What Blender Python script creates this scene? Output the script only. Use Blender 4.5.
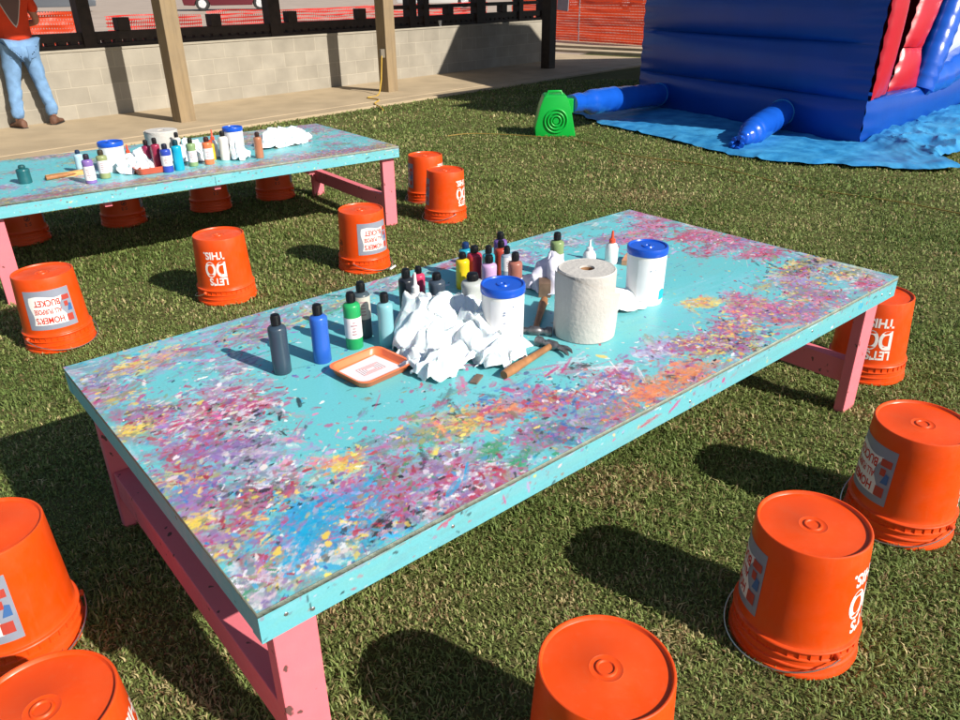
import bpy, bmesh, math, random
import numpy as np
from mathutils import Vector, Matrix, noise
R_ = math.radians
PI = math.pi
sc = bpy.context.scene
for o in list(bpy.data.objects): bpy.data.objects.remove(o)
COL = sc.collection

# ---------------------------------------------------------------- camera
CAM = Vector((-0.3165, -0.9683, 1.4752)); YAW, PITCH, ROLL = 0.87254, 0.46035, -0.01281
cd = bpy.data.cameras.new('camera'); cam = bpy.data.objects.new('camera', cd); COL.objects.link(cam)
fw = Vector((math.cos(YAW)*math.cos(PITCH), math.sin(YAW)*math.cos(PITCH), -math.sin(PITCH)))
rt = Vector((math.sin(YAW), -math.cos(YAW), 0)); up = rt.cross(fw)
c_, s_ = math.cos(ROLL), math.sin(ROLL)
rt, up = c_*rt + s_*up, -s_*rt + c_*up
cam.matrix_world = Matrix(((rt.x, up.x, -fw.x, CAM.x), (rt.y, up.y, -fw.y, CAM.y), (rt.z, up.z, -fw.z, CAM.z), (0, 0, 0, 1)))
cd.sensor_width = 36; cd.lens = 752.9/960*36; cd.clip_start = 0.05; cd.clip_end = 1500
sc.camera = cam

# ---------------------------------------------------------------- light
SUN_EL, SAZ = 34.0, Vector((0.242, -0.970))           # towards the sun
w = bpy.data.worlds.new('World'); sc.world = w; w.use_nodes = True
nt = w.node_tree; sky = nt.nodes.new('ShaderNodeTexSky'); sky.sky_type = 'NISHITA'; sky.sun_disc = False
sky.sun_elevation = R_(SUN_EL); sky.sun_rotation = math.atan2(SAZ.x, SAZ.y)
bg = nt.nodes['Background']; bg.inputs[1].default_value = 0.07
nt.links.new(sky.outputs[0], bg.inputs[0])
sl = bpy.data.lights.new('sun', 'SUN'); sl.energy = 4.8; sl.angle = R_(0.55); sl.color = (1.0, 0.93, 0.82)
so = bpy.data.objects.new('sun', sl); COL.objects.link(so)
td = Vector((-SAZ.x*math.cos(R_(SUN_EL)), -SAZ.y*math.cos(R_(SUN_EL)), -math.sin(R_(SUN_EL))))
so.rotation_euler = td.to_track_quat('-Z', 'Y').to_euler(); so.location = (0, 0, 8)
sc.view_settings.view_transform = 'Standard'; sc.view_settings.look = 'None'
sc.view_settings.exposure = 0.5; sc.view_settings.gamma = 1
sc.render.engine = 'CYCLES'

# ---------------------------------------------------------------- materials
def lin(c):
    return tuple(((v/255)/12.92 if v/255 <= .04045 else ((v/255+.055)/1.055)**2.4) for v in c)
def srgb(*c): return lin(c)
def setin(b, k, v):
    if k in b.inputs: b.inputs[k].default_value = v
_m = {}
def mat(name, col, rough=.5, var=.0, vscale=8, bump=0., bscale=60, spec=.5, col2=None, metal=0, sss=0, coat=0, trans=0, detail=6):
    """Principled with noise variation (towards col2) and noise bump."""
    if name in _m: return _m[name]
    m = bpy.data.materials.new(name); m.use_nodes = True; t = m.node_tree; b = t.nodes['Principled BSDF']
    setin(b, 'Base Color', (*col, 1)); setin(b, 'Roughness', rough); setin(b, 'Specular IOR Level', spec); setin(b, 'Metallic', metal)
    if coat: setin(b, 'Coat Weight', coat); setin(b, 'Coat Roughness', .15)
    if trans: setin(b, 'Transmission Weight', trans)
    if sss: setin(b, 'Subsurface Weight', sss); setin(b, 'Subsurface Radius', (.02, .006, .003)); setin(b, 'Subsurface Scale', .5)
    tc = t.nodes.new('ShaderNodeTexCoord')
    if var or col2:
        n = t.nodes.new('ShaderNodeTexNoise'); n.inputs['Scale'].default_value = vscale; n.inputs['Detail'].default_value = detail
        t.links.new(tc.outputs['Object'], n.inputs['Vector'])
        r = t.nodes.new('ShaderNodeValToRGB'); r.color_ramp.elements[0].position = .35; r.color_ramp.elements[1].position = .65
        a = col; z = col2 if col2 else tuple(min(1, v*(1+var)) for v in col)
        if not col2: a = tuple(v*(1-var) for v in col)
        r.color_ramp.elements[0].color = (*a, 1); r.color_ramp.elements[1].color = (*z, 1)
        t.links.new(n.outputs['Fac'], r.inputs['Fac']); t.links.new(r.outputs['Color'], b.inputs['Base Color'])
    if bump:
        n2 = t.nodes.new('ShaderNodeTexNoise'); n2.inputs['Scale'].default_value = bscale; n2.inputs['Detail'].default_value = 8
        t.links.new(tc.outputs['Object'], n2.inputs['Vector'])
        bp = t.nodes.new('ShaderNodeBump'); bp.inputs['Strength'].default_value = bump; bp.inputs['Distance'].default_value = .01
        t.links.new(n2.outputs['Fac'], bp.inputs['Height']); t.links.new(bp.outputs['Normal'], b.inputs['Normal'])
    _m[name] = m; return m
def vcol_mat(name, rough=.4, bump=.15, bscale=90, spec=.5, attr='Col', mul=.12):
    m = bpy.data.materials.new(name); m.use_nodes = True; t = m.node_tree; b = t.nodes['Principled BSDF']
    a = t.nodes.new('ShaderNodeAttribute'); a.attribute_name = attr
    n = t.nodes.new('ShaderNodeTexNoise'); n.inputs['Scale'].default_value = bscale; n.inputs['Detail'].default_value = 6
    tc = t.nodes.new('ShaderNodeTexCoord'); t.links.new(tc.outputs['Object'], n.inputs['Vector'])
    mr = t.nodes.new('ShaderNodeMapRange'); mr.inputs['To Min'].default_value = 1-mul; mr.inputs['To Max'].default_value = 1+mul
    t.links.new(n.outputs['Fac'], mr.inputs['Value'])
    vm = t.nodes.new('ShaderNodeVectorMath'); vm.operation = 'SCALE'
    t.links.new(a.outputs['Color'], vm.inputs[0]); t.links.new(mr.outputs[0], vm.inputs['Scale'])
    t.links.new(vm.outputs[0], b.inputs['Base Color'])
    setin(b, 'Roughness', rough); setin(b, 'Specular IOR Level', spec)
    if bump:
        bp = t.nodes.new('ShaderNodeBump'); bp.inputs['Strength'].default_value = bump; bp.inputs['Distance'].default_value = .003
        t.links.new(n.outputs['Fac'], bp.inputs['Height']); t.links.new(bp.outputs['Normal'], b.inputs['Normal'])
    return m

M = {}
M['orange'] = mat('bucket_orange', (0.66, 0.040, 0.003), .36, .05, 6, .04, 200, sss=.06)
M['white_print'] = mat('white_print', (.78, .78, .76), .5)
M['grey_label'] = mat('grey_label', srgb(138, 144, 160), .5, .05, 20)
M['red_print'] = mat('red_print', srgb(200, 45, 30), .5)
M['dark_print'] = mat('dark_print', (.035, .02, .02), .5)
M['steel'] = mat('steel_wire', (.62, .62, .64), .32, metal=.9)
M['pink'] = mat('pink_paint', srgb(226, 130, 138), .5, .07, 10, .12, 45)
M['turq'] = mat('turquoise_paint', srgb(112, 196, 202), .42, .06, 7, .1, 50)
M['ply'] = mat('plywood_edge', srgb(160, 172, 160), .7, .2, 30, .2, 90)
M['wood_post'] = mat('post_timber', srgb(142, 118, 84), .75, .16, 5, .3, 30)
M['darkwood'] = mat('stain_and_shade_timber', (.028, .017, .013), .6, .3, 10, .2, 40)
M['black_plastic'] = mat('black_plastic', (.012, .012, .015), .3)
M['white_plastic'] = mat('white_plastic', (.80, .80, .79), .35)
M['blue_lid'] = mat('blue_lid', srgb(20, 82, 196), .28)
M['paper'] = mat('paper_towel', (.88, .88, .88), .8, 0, 8, .15, 160, sss=.35)
M['kraft'] = mat('towel_roll_paper', srgb(188, 185, 180), .85, .04, 12, .25, 90)
M['card'] = mat('cardboard', srgb(150, 112, 78), .8)
M['slab'] = mat('concrete_tan', srgb(174, 156, 128), .85, .10, 2.2, .25, 60)
M['curb'] = mat('curb_concrete', srgb(176, 162, 136), .85, .1, 4, .2, 60)
M['lot'] = mat('gravel', srgb(166, 150, 136), .9, .10, .9, .3, 30)
M['navy'] = mat('inflatable_blue_vinyl', srgb(6, 66, 156), .38, .05, 3, .10, 14, coat=.08, spec=.35)
M['tubeblue'] = mat('inflatable_tube_vinyl', srgb(20, 84, 190), .25, .06, 5, .2, 14, coat=.3)
M['redv'] = mat('inflatable_red_vinyl', srgb(178, 20, 42), .36, .05, 3, .12, 16, coat=.08)
M['silver'] = mat('inflatable_white_vinyl', srgb(205, 212, 222), .3, .03, 3, .1, 16)
M['tarp'] = mat('tarp_blue', srgb(36, 118, 176), .5, .12, 6, .3, 30, col2=srgb(66, 154, 206), spec=.3)
M['green'] = mat('green_plastic', srgb(8, 168, 60), .35, .04, 6, .05, 60)
M['denim'] = mat('denim', srgb(110, 148, 190), .85, .14, 14, .4, 160)
M['shirt'] = mat('orange_shirt', srgb(222, 62, 18), .85, .06, 12, .2, 120)
M['skin'] = mat('skin', srgb(178, 124, 98), .55, .05, 20, sss=.1)
M['boot'] = mat('boot_leather', srgb(98, 66, 50), .7, .2, 25, .2, 60)
M['hair'] = mat('hair', srgb(120, 108, 98), .8, .2, 60)
M['cord'] = mat('yellow_cord', srgb(196, 160, 60), .6)
M['glass'] = mat('car_glass', (.02, .022, .025), .08)
M['tyre'] = mat('tyre', (.02, .02, .02), .8)
M['hammer_wood'] = mat('hammer_handle', srgb(150, 102, 62), .6, .25, 30)
M['hammer_head'] = mat('hammer_steel', (.16, .16, .17), .42, .3, 60, metal=.7)

def worn(name, col, rough, dirt, dcol, dscale, grain=None, gbump=.3, nick=.0, ncol=(.08, .05, .04), sss=0):
    """painted or moulded surface with dusty patches, nicks and (for timber) long grain"""
    m = bpy.data.materials.new(name); m.use_nodes = True; t = m.node_tree; b = t.nodes['Principled BSDF']; L_ = t.links.new
    tc = t.nodes.new('ShaderNodeTexCoord')
    def nz(sc3, d=6, r_=.55):
        mp = t.nodes.new('ShaderNodeMapping'); mp.inputs['Scale'].default_value = sc3; L_(tc.outputs['Object'], mp.inputs[0])
        n = t.nodes.new('ShaderNodeTexNoise'); n.inputs['Scale'].default_value = 1; n.inputs['Detail'].default_value = d; n.inputs['Roughness'].default_value = r_; L_(mp.outputs[0], n.inputs['Vector']); return n
    def ramp(src, lo, hi, top):
        r = t.nodes.new('ShaderNodeMapRange'); r.inputs['From Min'].default_value = lo; r.inputs['From Max'].default_value = hi; r.inputs['To Max'].default_value = top; L_(src, r.inputs[0]); return r.outputs[0]
    def mix(f, a, c):
        x = t.nodes.new('ShaderNodeMix'); x.data_type = 'RGBA'; L_(f, x.inputs['Factor']); 
        if isinstance(a, tuple): x.inputs['A'].default_value = (*a, 1)
        else: L_(a, x.inputs['A'])
        x.inputs['B'].default_value = (*c, 1); return x.outputs['Result']
    c = mix(ramp(nz((dscale,)*3).outputs[0], .46, .72, dirt), col, dcol)
    c = mix(ramp(nz((dscale*9, dscale*9, dscale*2)).outputs[0], .56, .75, dirt*.8), c, dcol)
    if grain:
        g = nz(grain, 8, .6).outputs[0]; c = mix(ramp(g, .45, .68, .45), c, tuple(v*.55 for v in col))
    if nick: c = mix(ramp(nz((38, 38, 30), 2, .4).outputs[0], .70, .73, nick), c, ncol)
    L_(c, b.inputs['Base Color'])
    r2 = ramp(nz((dscale*3,)*3).outputs[0], .3, .7, .28); ad = t.nodes.new('ShaderNodeMath'); ad.inputs[1].default_value = rough-.1; L_(r2, ad.inputs[0]); L_(ad.outputs[0], b.inputs['Roughness'])
    bp = t.nodes.new('ShaderNodeBump'); bp.inputs['Strength'].default_value = gbump; bp.inputs['Distance'].default_value = .004
    L_(nz(grain if grain else (60, 60, 60), 6).outputs[0], bp.inputs['Height']); L_(bp.outputs[0], b.inputs['Normal'])
    if sss: setin(b, 'Subsurface Weight', sss); setin(b, 'Subsurface Radius', (.02, .006, .003)); setin(b, 'Subsurface Scale', .5)
    return m
M['orange'] = worn('worn_orange_plastic', (.74, .066, .002), .38, .12, (.58, .20, .09), 7, gbump=.05, sss=.06)
M['grain'] = worn('weathered_timber', srgb(146, 126, 96), .8, .4, srgb(120, 108, 92), 3, grain=(26, 26, 1.6), gbump=.5)
M['pink'] = worn('worn_pink_paint', srgb(224, 118, 130), .55, .18, srgb(206, 128, 126), 9, gbump=.12, nick=.9)
M['turq'] = worn('worn_turquoise_paint', srgb(112, 196, 202), .5, .2, srgb(96, 176, 184), 8, gbump=.12, nick=.8)

# ---------------------------------------------------------------- object helpers
def tag(o, label=None, cat=None, group=None, kind=None):
    if label: o['label'] = label
    if cat: o['category'] = cat
    if group: o['group'] = group
    if kind: o['kind'] = kind
    return o
def empty(name, loc=(0, 0, 0), rz=0):
    o = bpy.data.objects.new(name, None); COL.objects.link(o); o.location = loc; o.rotation_euler = (0, 0, rz)
    o.empty_display_size = .1; return o
def link(name, me, parent=None, loc=None):
    o = bpy.data.objects.new(name, me); COL.objects.link(o); o.parent = parent
    if loc is not None: o.location = loc
    return o
def copy_tree(o, parent=None):
    c = o.copy(); COL.objects.link(c); c.parent = parent
    for ch in list(o.children): copy_tree(ch, c)
    return c

class MB:
    def __init__(s): s.v = []; s.f = []; s.mi = []; s.m = 0
    def add(s, vs, fs):
        b = len(s.v); s.v += [tuple(x) for x in vs]
        for f in fs: s.f.append(tuple(i+b for i in f)); s.mi.append(s.m)
        return s
    def box(s, lo, hi, T=None):
        x0, y0, z0 = lo; x1, y1, z1 = hi
        vs = [Vector(p) for p in ((x0,y0,z0),(x1,y0,z0),(x1,y1,z0),(x0,y1,z0),(x0,y0,z1),(x1,y0,z1),(x1,y1,z1),(x0,y1,z1))]
        if T is not None: vs = [T @ v for v in vs]
        return s.add(vs, [(0,3,2,1),(4,5,6,7),(0,1,5,4),(1,2,6,5),(2,3,7,6),(3,0,4,7)])
    def lathe(s, prof, n=40, T=None, cap0=False, cap1=False):
        vs = []; fs = []
        for r, z in prof:
            for i in range(n):
                a = 2*PI*i/n; vs.append(Vector((r*math.cos(a), r*math.sin(a), z)))
        if T is not None: vs = [T @ v for v in vs]
        for k in range(len(prof)-1):
            for i in range(n):
                j = (i+1) % n; fs.append((k*n+i, k*n+j, (k+1)*n+j, (k+1)*n+i))
        if cap0: fs.append(tuple(range(n))[::-1])
        if cap1: fs.append(tuple((len(prof)-1)*n+i for i in range(n)))
        return s.add(vs, fs)
    def tube(s, pts, rad, n=8, closed=False, squash=None):
        pts = [Vector(p) for p in pts]; N = len(pts); vs = []; fs = []
        prev = None
        for i, p in enumerate(pts):
            if closed: t = pts[(i+1) % N]-pts[i-1]
            else: t = pts[min(i+1, N-1)]-pts[max(i-1, 0)]
            t.normalize()
            if prev is None:
                a = Vector((0, 0, 1)) if abs(t.z) < .9 else Vector((1, 0, 0)); u = a.cross(t).normalized()
            else:
                u = (prev - t*prev.dot(t)).normalized()
            prev = u; v = t.cross(u); r = rad[i] if isinstance(rad, (list, tuple)) else rad
            for k in range(n):
                a = 2*PI*k/n; vs.append(p + u*r*math.cos(a) + v*r*math.sin(a))
        for i in range(N if closed else N-1):
            i2 = (i+1) % N
            for k in range(n):
                k2 = (k+1) % n; fs.append((i*n+k, i*n+k2, i2*n+k2, i2*n+k))
        if not closed: fs.append(tuple(range(n))[::-1]); fs.append(tuple((N-1)*n+k for k in range(n)))
        return s.add(vs, fs)
    def prism(s, poly, y0, y1, T=None):
        """polygon in x-z extruded along y"""
        n = len(poly); vs = [Vector((x, y0, z)) for x, z in poly]+[Vector((x, y1, z)) for x, z in poly]
        if T is not None: vs = [T @ v for v in vs]
        return s.add(vs, [tuple(range(n)), tuple(range(2*n-1, n-1, -1))]+[(i, i+n, (i+1) % n+n, (i+1) % n) for i in range(n)])
    def mesh(s, name, mats, smooth=None, bevel=0, fixn=True):
        me = bpy.data.meshes.new(name); me.from_pydata(s.v, [], s.f)
        if not isinstance(mats, (list, tuple)): mats = [mats]
        for m in mats: me.materials.append(m)
        me.polygons.foreach_set('material_index', s.mi)
        bm = bmesh.new(); bm.from_mesh(me)
        if fixn: bmesh.ops.recalc_face_normals(bm, faces=bm.faces)
        if bevel: 
            es = [e for e in bm.edges if len(e.link_faces) == 2 and e.calc_face_angle(0) > .6]
            bmesh.ops.bevel(bm, geom=es, offset=bevel, segments=2, profile=.6, affect='EDGES', clamp_overlap=True)
        if smooth is not None:
            for f in bm.faces: f.smooth = True
            for e in bm.edges:
                if len(e.link_faces) != 2 or e.calc_face_angle(0) > R_(smooth): e.smooth = False
        bm.to_mesh(me); bm.free(); return me
    def build(s, name, mats, parent=None, smooth=None, bevel=0, loc=None):
        return link(name, s.mesh(name, mats, smooth, bevel), parent, loc)

def text_verts(txt, size, bold=.0, align='LEFT'):
    """font outline as triangles in 2D: returns verts, faces, bounds"""
    cu = bpy.data.curves.new('t', 'FONT'); cu.body = txt; cu.size = size; cu.offset = bold; cu.resolution_u = 4
    o = bpy.data.objects.new('t', cu); COL.objects.link(o)
    dg = bpy.context.evaluated_depsgraph_get(); dg.update()
    me = bpy.data.meshes.new_from_object(o.evaluated_get(dg))
    bm = bmesh.new(); bm.from_mesh(me); bmesh.ops.triangulate(bm, faces=bm.faces)
    vs = [v.co.copy() for v in bm.verts]; fs = [tuple(v.index for v in f.verts) for f in bm.faces]
    bm.free(); bpy.data.objects.remove(o); bpy.data.curves.remove(cu); bpy.data.meshes.remove(me)
    xs = [v.x for v in vs]; ys = [v.y for v in vs]
    x0, x1, y0, y1 = min(xs), max(xs), min(ys), max(ys)
    return [Vector((v.x-x0, v.y-y0, 0)) for v in vs], fs, (x1-x0, y1-y0)

def snoise(p): return noise.noise(Vector(p))

# crumpled sheet of paper towel
def crumple(name, sx, sy, hfun, seed, mat_, parent=None, n=46, amp=.02, edge=.010, cnt=17):
    rnd = random.Random(seed); cre = []
    for k in range(cnt):
        a = rnd.uniform(0, PI); cre.append((math.cos(a), math.sin(a), rnd.uniform(.045, .13)/ (1+k*.05), rnd.uniform(0, 1), rnd.uniform(.3, 1)/(1+k*.10)))
    sm = sum(c[4] for c in cre); vs = []
    for j in range(n+1):
        for i in range(n+1):
            u, v = i/n*2-1, j/n*2-1
            wob = 1+.22*snoise((u*1.3+seed, v*1.3, 1.7))+.10*snoise((u*4, v*4+seed, .2))
            # squircle mapping so that corners stay soft
            x = u*sx*wob*(1-.28*v*v); y = v*sy*wob*(1-.28*u*u)
            z = 0; dx = dy = 0; th = math.atan2(y, x); rr_ = min(1, math.hypot(u, v)); fold = rr_*(math.sin(th*5+seed+1.6*snoise((u*1.5, v*1.5, seed)))*.6+math.sin(th*9+seed*2+2*snoise((u*2, v*2, seed+4)))*.4)*1.1
            for cx, cy, wl, ph, am in cre:
                q = (x*cx+y*cy)/wl+ph+.35*snoise((x*9+seed, y*9, ph*9)); tri = abs((q % 1)*2-1); z += am*tri
                dx += am*(tri-.5)*cx; dy += am*(tri-.5)*cy
            z = z/sm*2.2-.75
            e = max(abs(u), abs(v)); fall = 1-max(0, (e-.80)/.20)**2*.75
            h = hfun(u, v)
            vs.append((x+dx/sm*amp*3.2, y+dy/sm*amp*3.2, max(.0015+.001*abs(z), h*fall+(z*.62+fold*.75)*amp*(.35+.65*fall) + .004*abs(snoise((x*60, y*60, seed)))) ))
    fs = [(j*(n+1)+i, j*(n+1)+i+1, (j+1)*(n+1)+i+1, (j+1)*(n+1)+i) for j in range(n) for i in range(n)]
    mb = MB(); mb.add(vs, fs); me = mb.mesh(name, mat_, smooth=38)
    o = link(name, me, parent); so_ = o.modifiers.new('thickness', 'SOLIDIFY'); so_.thickness = .0008
    return o

# ================================================================= GROUND
def sheet(name, mat_, x0, x1, y0, y1, z=0, n=2, zf=None):
    vs = []; 
    for j in range(n+1):
        for i in range(n+1):
            x = x0+(x1-x0)*i/n; y = y0+(y1-y0)*j/n; vs.append((x, y, z+(zf(x, y) if zf else 0)))
    mb = MB(); mb.add(vs, [(j*(n+1)+i, j*(n+1)+i+1, (j+1)*(n+1)+i+1, (j+1)*(n+1)+i) for j in range(n) for i in range(n)])
    o = mb.build(name, mat_); tag(o, kind='structure'); return o
def ground_mat():
    m = bpy.data.materials.new('lawn_soil'); m.use_nodes = True; t = m.node_tree; b = t.nodes['Principled BSDF']
    tc = t.nodes.new('ShaderNodeTexCoord')
    def nz(s, d=8):
        n = t.nodes.new('ShaderNodeTexNoise'); n.inputs['Scale'].default_value = s; n.inputs['Detail'].default_value = d; n.inputs['Roughness'].default_value = .7
        t.links.new(tc.outputs['Object'], n.inputs['Vector']); return n
    n1, n2, n3 = nz(1.3), nz(26), nz(110, 3)
    r = t.nodes.new('ShaderNodeValToRGB'); e = r.color_ramp.elements
    e[0].position = .3; e[0].color = (.075, .070, .024, 1); e[1].position = .72; e[1].color = (.23, .18, .085, 1)
    r.color_ramp.elements.new(.5).color = (.105, .112, .040, 1)
    mx = t.nodes.new('ShaderNodeMath'); mx.operation = 'MULTIPLY_ADD'; mx.inputs[1].default_value = .45
    m2 = t.nodes.new('ShaderNodeMath'); m2.operation = 'MULTIPLY_ADD'; m2.inputs[1].default_value = .35
    m3 = t.nodes.new('ShaderNodeMath'); m3.operation = 'MULTIPLY'; m3.inputs[1].default_value = .2
    t.links.new(n1.outputs[0], mx.inputs[0]); t.links.new(n2.outputs[0], m2.inputs[0]); t.links.new(n3.outputs[0], m3.inputs[0])
    t.links.new(m3.outputs[0], m2.inputs[2]); t.links.new(m2.outputs[0], mx.inputs[2]); t.links.new(mx.outputs[0], r.inputs[0])
    t.links.new(r.outputs[0], b.inputs['Base Color']); setin(b, 'Roughness', .95); setin(b, 'Specular IOR Level', .1)
    bp = t.nodes.new('ShaderNodeBump'); bp.inputs['Strength'].default_value = .9; bp.inputs['Distance'].default_value = .03
    t.links.new(m2.outputs[0], bp.inputs['Height']); t.links.new(bp.outputs['Normal'], b.inputs['Normal'])
    return m
sheet('lawn', ground_mat(), -300, 300, -300, 300, 0, 4)

PANG = R_(8.5); P0 = Vector((2.8, 9.96, 0)); PU = Vector((math.cos(PANG), math.sin(PANG), 0)); PN = Vector((-math.sin(PANG), math.cos(PANG), 0))
def PV(u, n, z=0): return P0+PU*u+PN*n+Vector((0, 0, z))
def pav_T(): return Matrix.Translation(P0) @ Matrix.Rotation(PANG, 4, 'Z')
# parking lot beyond the pavilion, rising gently
lot = MB(); vs = []; nn_ = 30
for j in range(nn_+1):
    d = (j/nn_)**2
    n_ = .5+d*160
    z_ = .012+.50*min(1, max(0, (n_-7)/24))
    for u_ in (-120, -60, -20, 0, 10.8, 30, 80, 160): vs.append(PV(u_, n_, z_))
lot.add(vs, [(j*8+i, j*8+i+1, (j+1)*8+i+1, (j+1)*8+i) for j in range(nn_) for i in range(7)])
tag(lot.build('parking_lot', M['lot']), kind='structure')
mb = MB(); mb.box((-12, -2.13, -.05), (11.0, -1.84, .03)); mb.box((-12, -1.833, -.05), (11.0, 3.0, .034))
o = mb.build('concrete_slab', M['slab'], bevel=.006); o.matrix_world = pav_T(); tag(o, kind='structure')

# ---- grass blades (stuff)
def grass():
    rng = np.random.default_rng(5); P = []
    cx, cy = CAM.x, CAM.y
    for d0, d1, dens, sc_ in ((.2, 1.4, 20000, .62), (1.4, 2.4, 24000, .66), (2.4, 3.8, 15000, .82), (3.8, 6.0, 6500, 1.1), (6, 9, 2600, 1.6), (9, 14, 900, 2.2)):
        half = R_(64 if d1 < 2 else (50 if d1 < 3 else 42)); area = half*(d1**2-d0**2); n = int(area*dens)
        r = np.sqrt(rng.uniform(d0**2, d1**2, n)); a = YAW+rng.uniform(-half, half, n)
        P.append(np.stack([cx+r*np.cos(a), cy+r*np.sin(a), np.full(n, sc_)], 1))
    P = np.concatenate(P)
    # keep off slab
    rel = P[:, :2]-np.array([P0.x, P0.y]); nn = rel@np.array([PN.x, PN.y])
    wob = .03*np.sin(P[:, 0]*9)+.02*np.sin(P[:, 0]*23)
    P = P[nn < -2.13+wob]
    n = len(P); x, y, s = P.T
    th = rng.uniform(0, 2*PI, n); lean = rng.uniform(.25, 1.15, n); h = (.008+.018*rng.beta(1.6, 2.6, n))*(.8+.35*s)*np.clip(1+.35*np.sin(x*5+2*np.sin(y*4))*np.sin(y*6+x), .6, 1.4)
    wd = rng.uniform(.0018, .0042, n)*s
    cl = (np.sin(x*3.1+np.sin(y*2.3)*1.5)+np.sin(y*4.3+x*1.7)+np.sin(x*9+y*7)*.6)/2.6
    cl2 = np.sin(x*17+3*np.sin(y*13))*np.sin(y*19+2*np.sin(x*11))
    h *= (1+.25*cl2)
    dirx, diry = np.cos(th), np.sin(th); px_, py_ = -diry, dirx
    V = np.zeros((n, 5, 3))
    V[:, 0] = np.stack([x-px_*wd, y-py_*wd, np.zeros(n)-.002], 1); V[:, 1] = np.stack([x+px_*wd, y+py_*wd, np.zeros(n)-.002], 1)
    mx, my, mz = x+dirx*h*lean*.35, y+diry*h*lean*.35, h*.62
    V[:, 2] = np.stack([mx+px_*wd*.9, my+py_*wd*.9, mz], 1); V[:, 3] = np.stack([mx-px_*wd*.9, my-py_*wd*.9, mz], 1)
    V[:, 4] = np.stack([x+dirx*h*lean*1.25, y+diry*h*lean*1.25, h*np.maximum(.3, 1.08-.55*lean)], 1)
    g1 = np.array([.112, .168, .042]); g2 = np.array([.215, .260, .082]); g3 = np.array([.42, .36, .18]); g4 = np.array([.24, .15, .08])
    t = np.clip(.5+.42*cl+rng.normal(0, .33, n), 0, 1)[:, None]
    c = g1*(1-t)+g2*t
    bare = np.zeros(n)
    for bx, by, br_ in ((1.27, .32, .10), (.52, .27, .06), (.32, .41, .05), (1.41, .27, .08), (.82, .06, .05), (1.9, .25, .10), (-.03, .42, .07), (.95, -.22, .05), (3.6, 1.2, .2), (4.4, 2.6, .3), (3.4, 4.6, .3), (5.2, 3.4, .3), (1.6, 2.6, .12), (.7, 2.3, .12), (2.6, 2.3, .15), (2.45, -.1, .1)):
        bare += np.exp(-((x-bx)**2+(y-by)**2)/br_**2*(1+.6*np.sin(x*31+y*17)))
    bare = np.clip(bare, 0, 1)
    dry = (rng.random(n) < .55*bare+ np.clip(.10+.15*cl+.12*cl2, .02, .45)); c[dry] = g3*rng.uniform(.7, 1.1, (dry.sum(), 1))
    br = rng.random(n) < .03+.25*bare; c[br] = g4
    c *= rng.uniform(.9, 1.6, (n, 1))
    me = bpy.data.meshes.new('grass'); me.vertices.add(n*5); me.vertices.foreach_set('co', V.reshape(-1).astype(np.float32))
    base = np.arange(n)[:, None]*5
    q = (base+np.array([0, 1, 2, 3])); tr = (base+np.array([3, 2, 4]))
    idx = np.concatenate([q, tr], 1).reshape(-1)
    me.loops.add(n*7); me.loops.foreach_set('vertex_index', idx.astype(np.int32))
    ls = (np.arange(n)[:, None]*7+np.array([0, 4])).reshape(-1); me.polygons.add(n*2); me.polygons.foreach_set('loop_start', ls.astype(np.int32))
    me.update(calc_edges=True)
    at = me.color_attributes.new('Col', 'FLOAT_COLOR', 'POINT')
    cc = np.ones((n, 5, 4), np.float32); cc[:, :, :3] = c[:, None, :]; 
    at.data.foreach_set('color', cc.reshape(-1))
    m = bpy.data.materials.new('grass_blade'); m.use_nodes = True; t_ = m.node_tree; b = t_.nodes['Principled BSDF']
    a = t_.nodes.new('ShaderNodeAttribute'); a.attribute_name = 'Col'; t_.links.new(a.outputs['Color'], b.inputs['Base Color'])
    setin(b, 'Roughness', .55); setin(b, 'Specular IOR Level', .25)
    tr_ = t_.nodes.new('ShaderNodeBsdfTranslucent'); t_.links.new(a.outputs['Color'], tr_.inputs['Color'])
    mixs = t_.nodes.new('ShaderNodeMixShader'); mixs.inputs[0].default_value = .35
    t_.links.new(b.outputs[0], mixs.inputs[1]); t_.links.new(tr_.outputs[0], mixs.inputs[2]); t_.links.new(mixs.outputs[0], t_.nodes['Material Output'].inputs['Surface'])
    me.materials.append(m); o = link('grass', me); tag(o, 'short mown lawn grass with dry yellow flecks around the painted tables', 'grass', kind='stuff')
grass()

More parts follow.
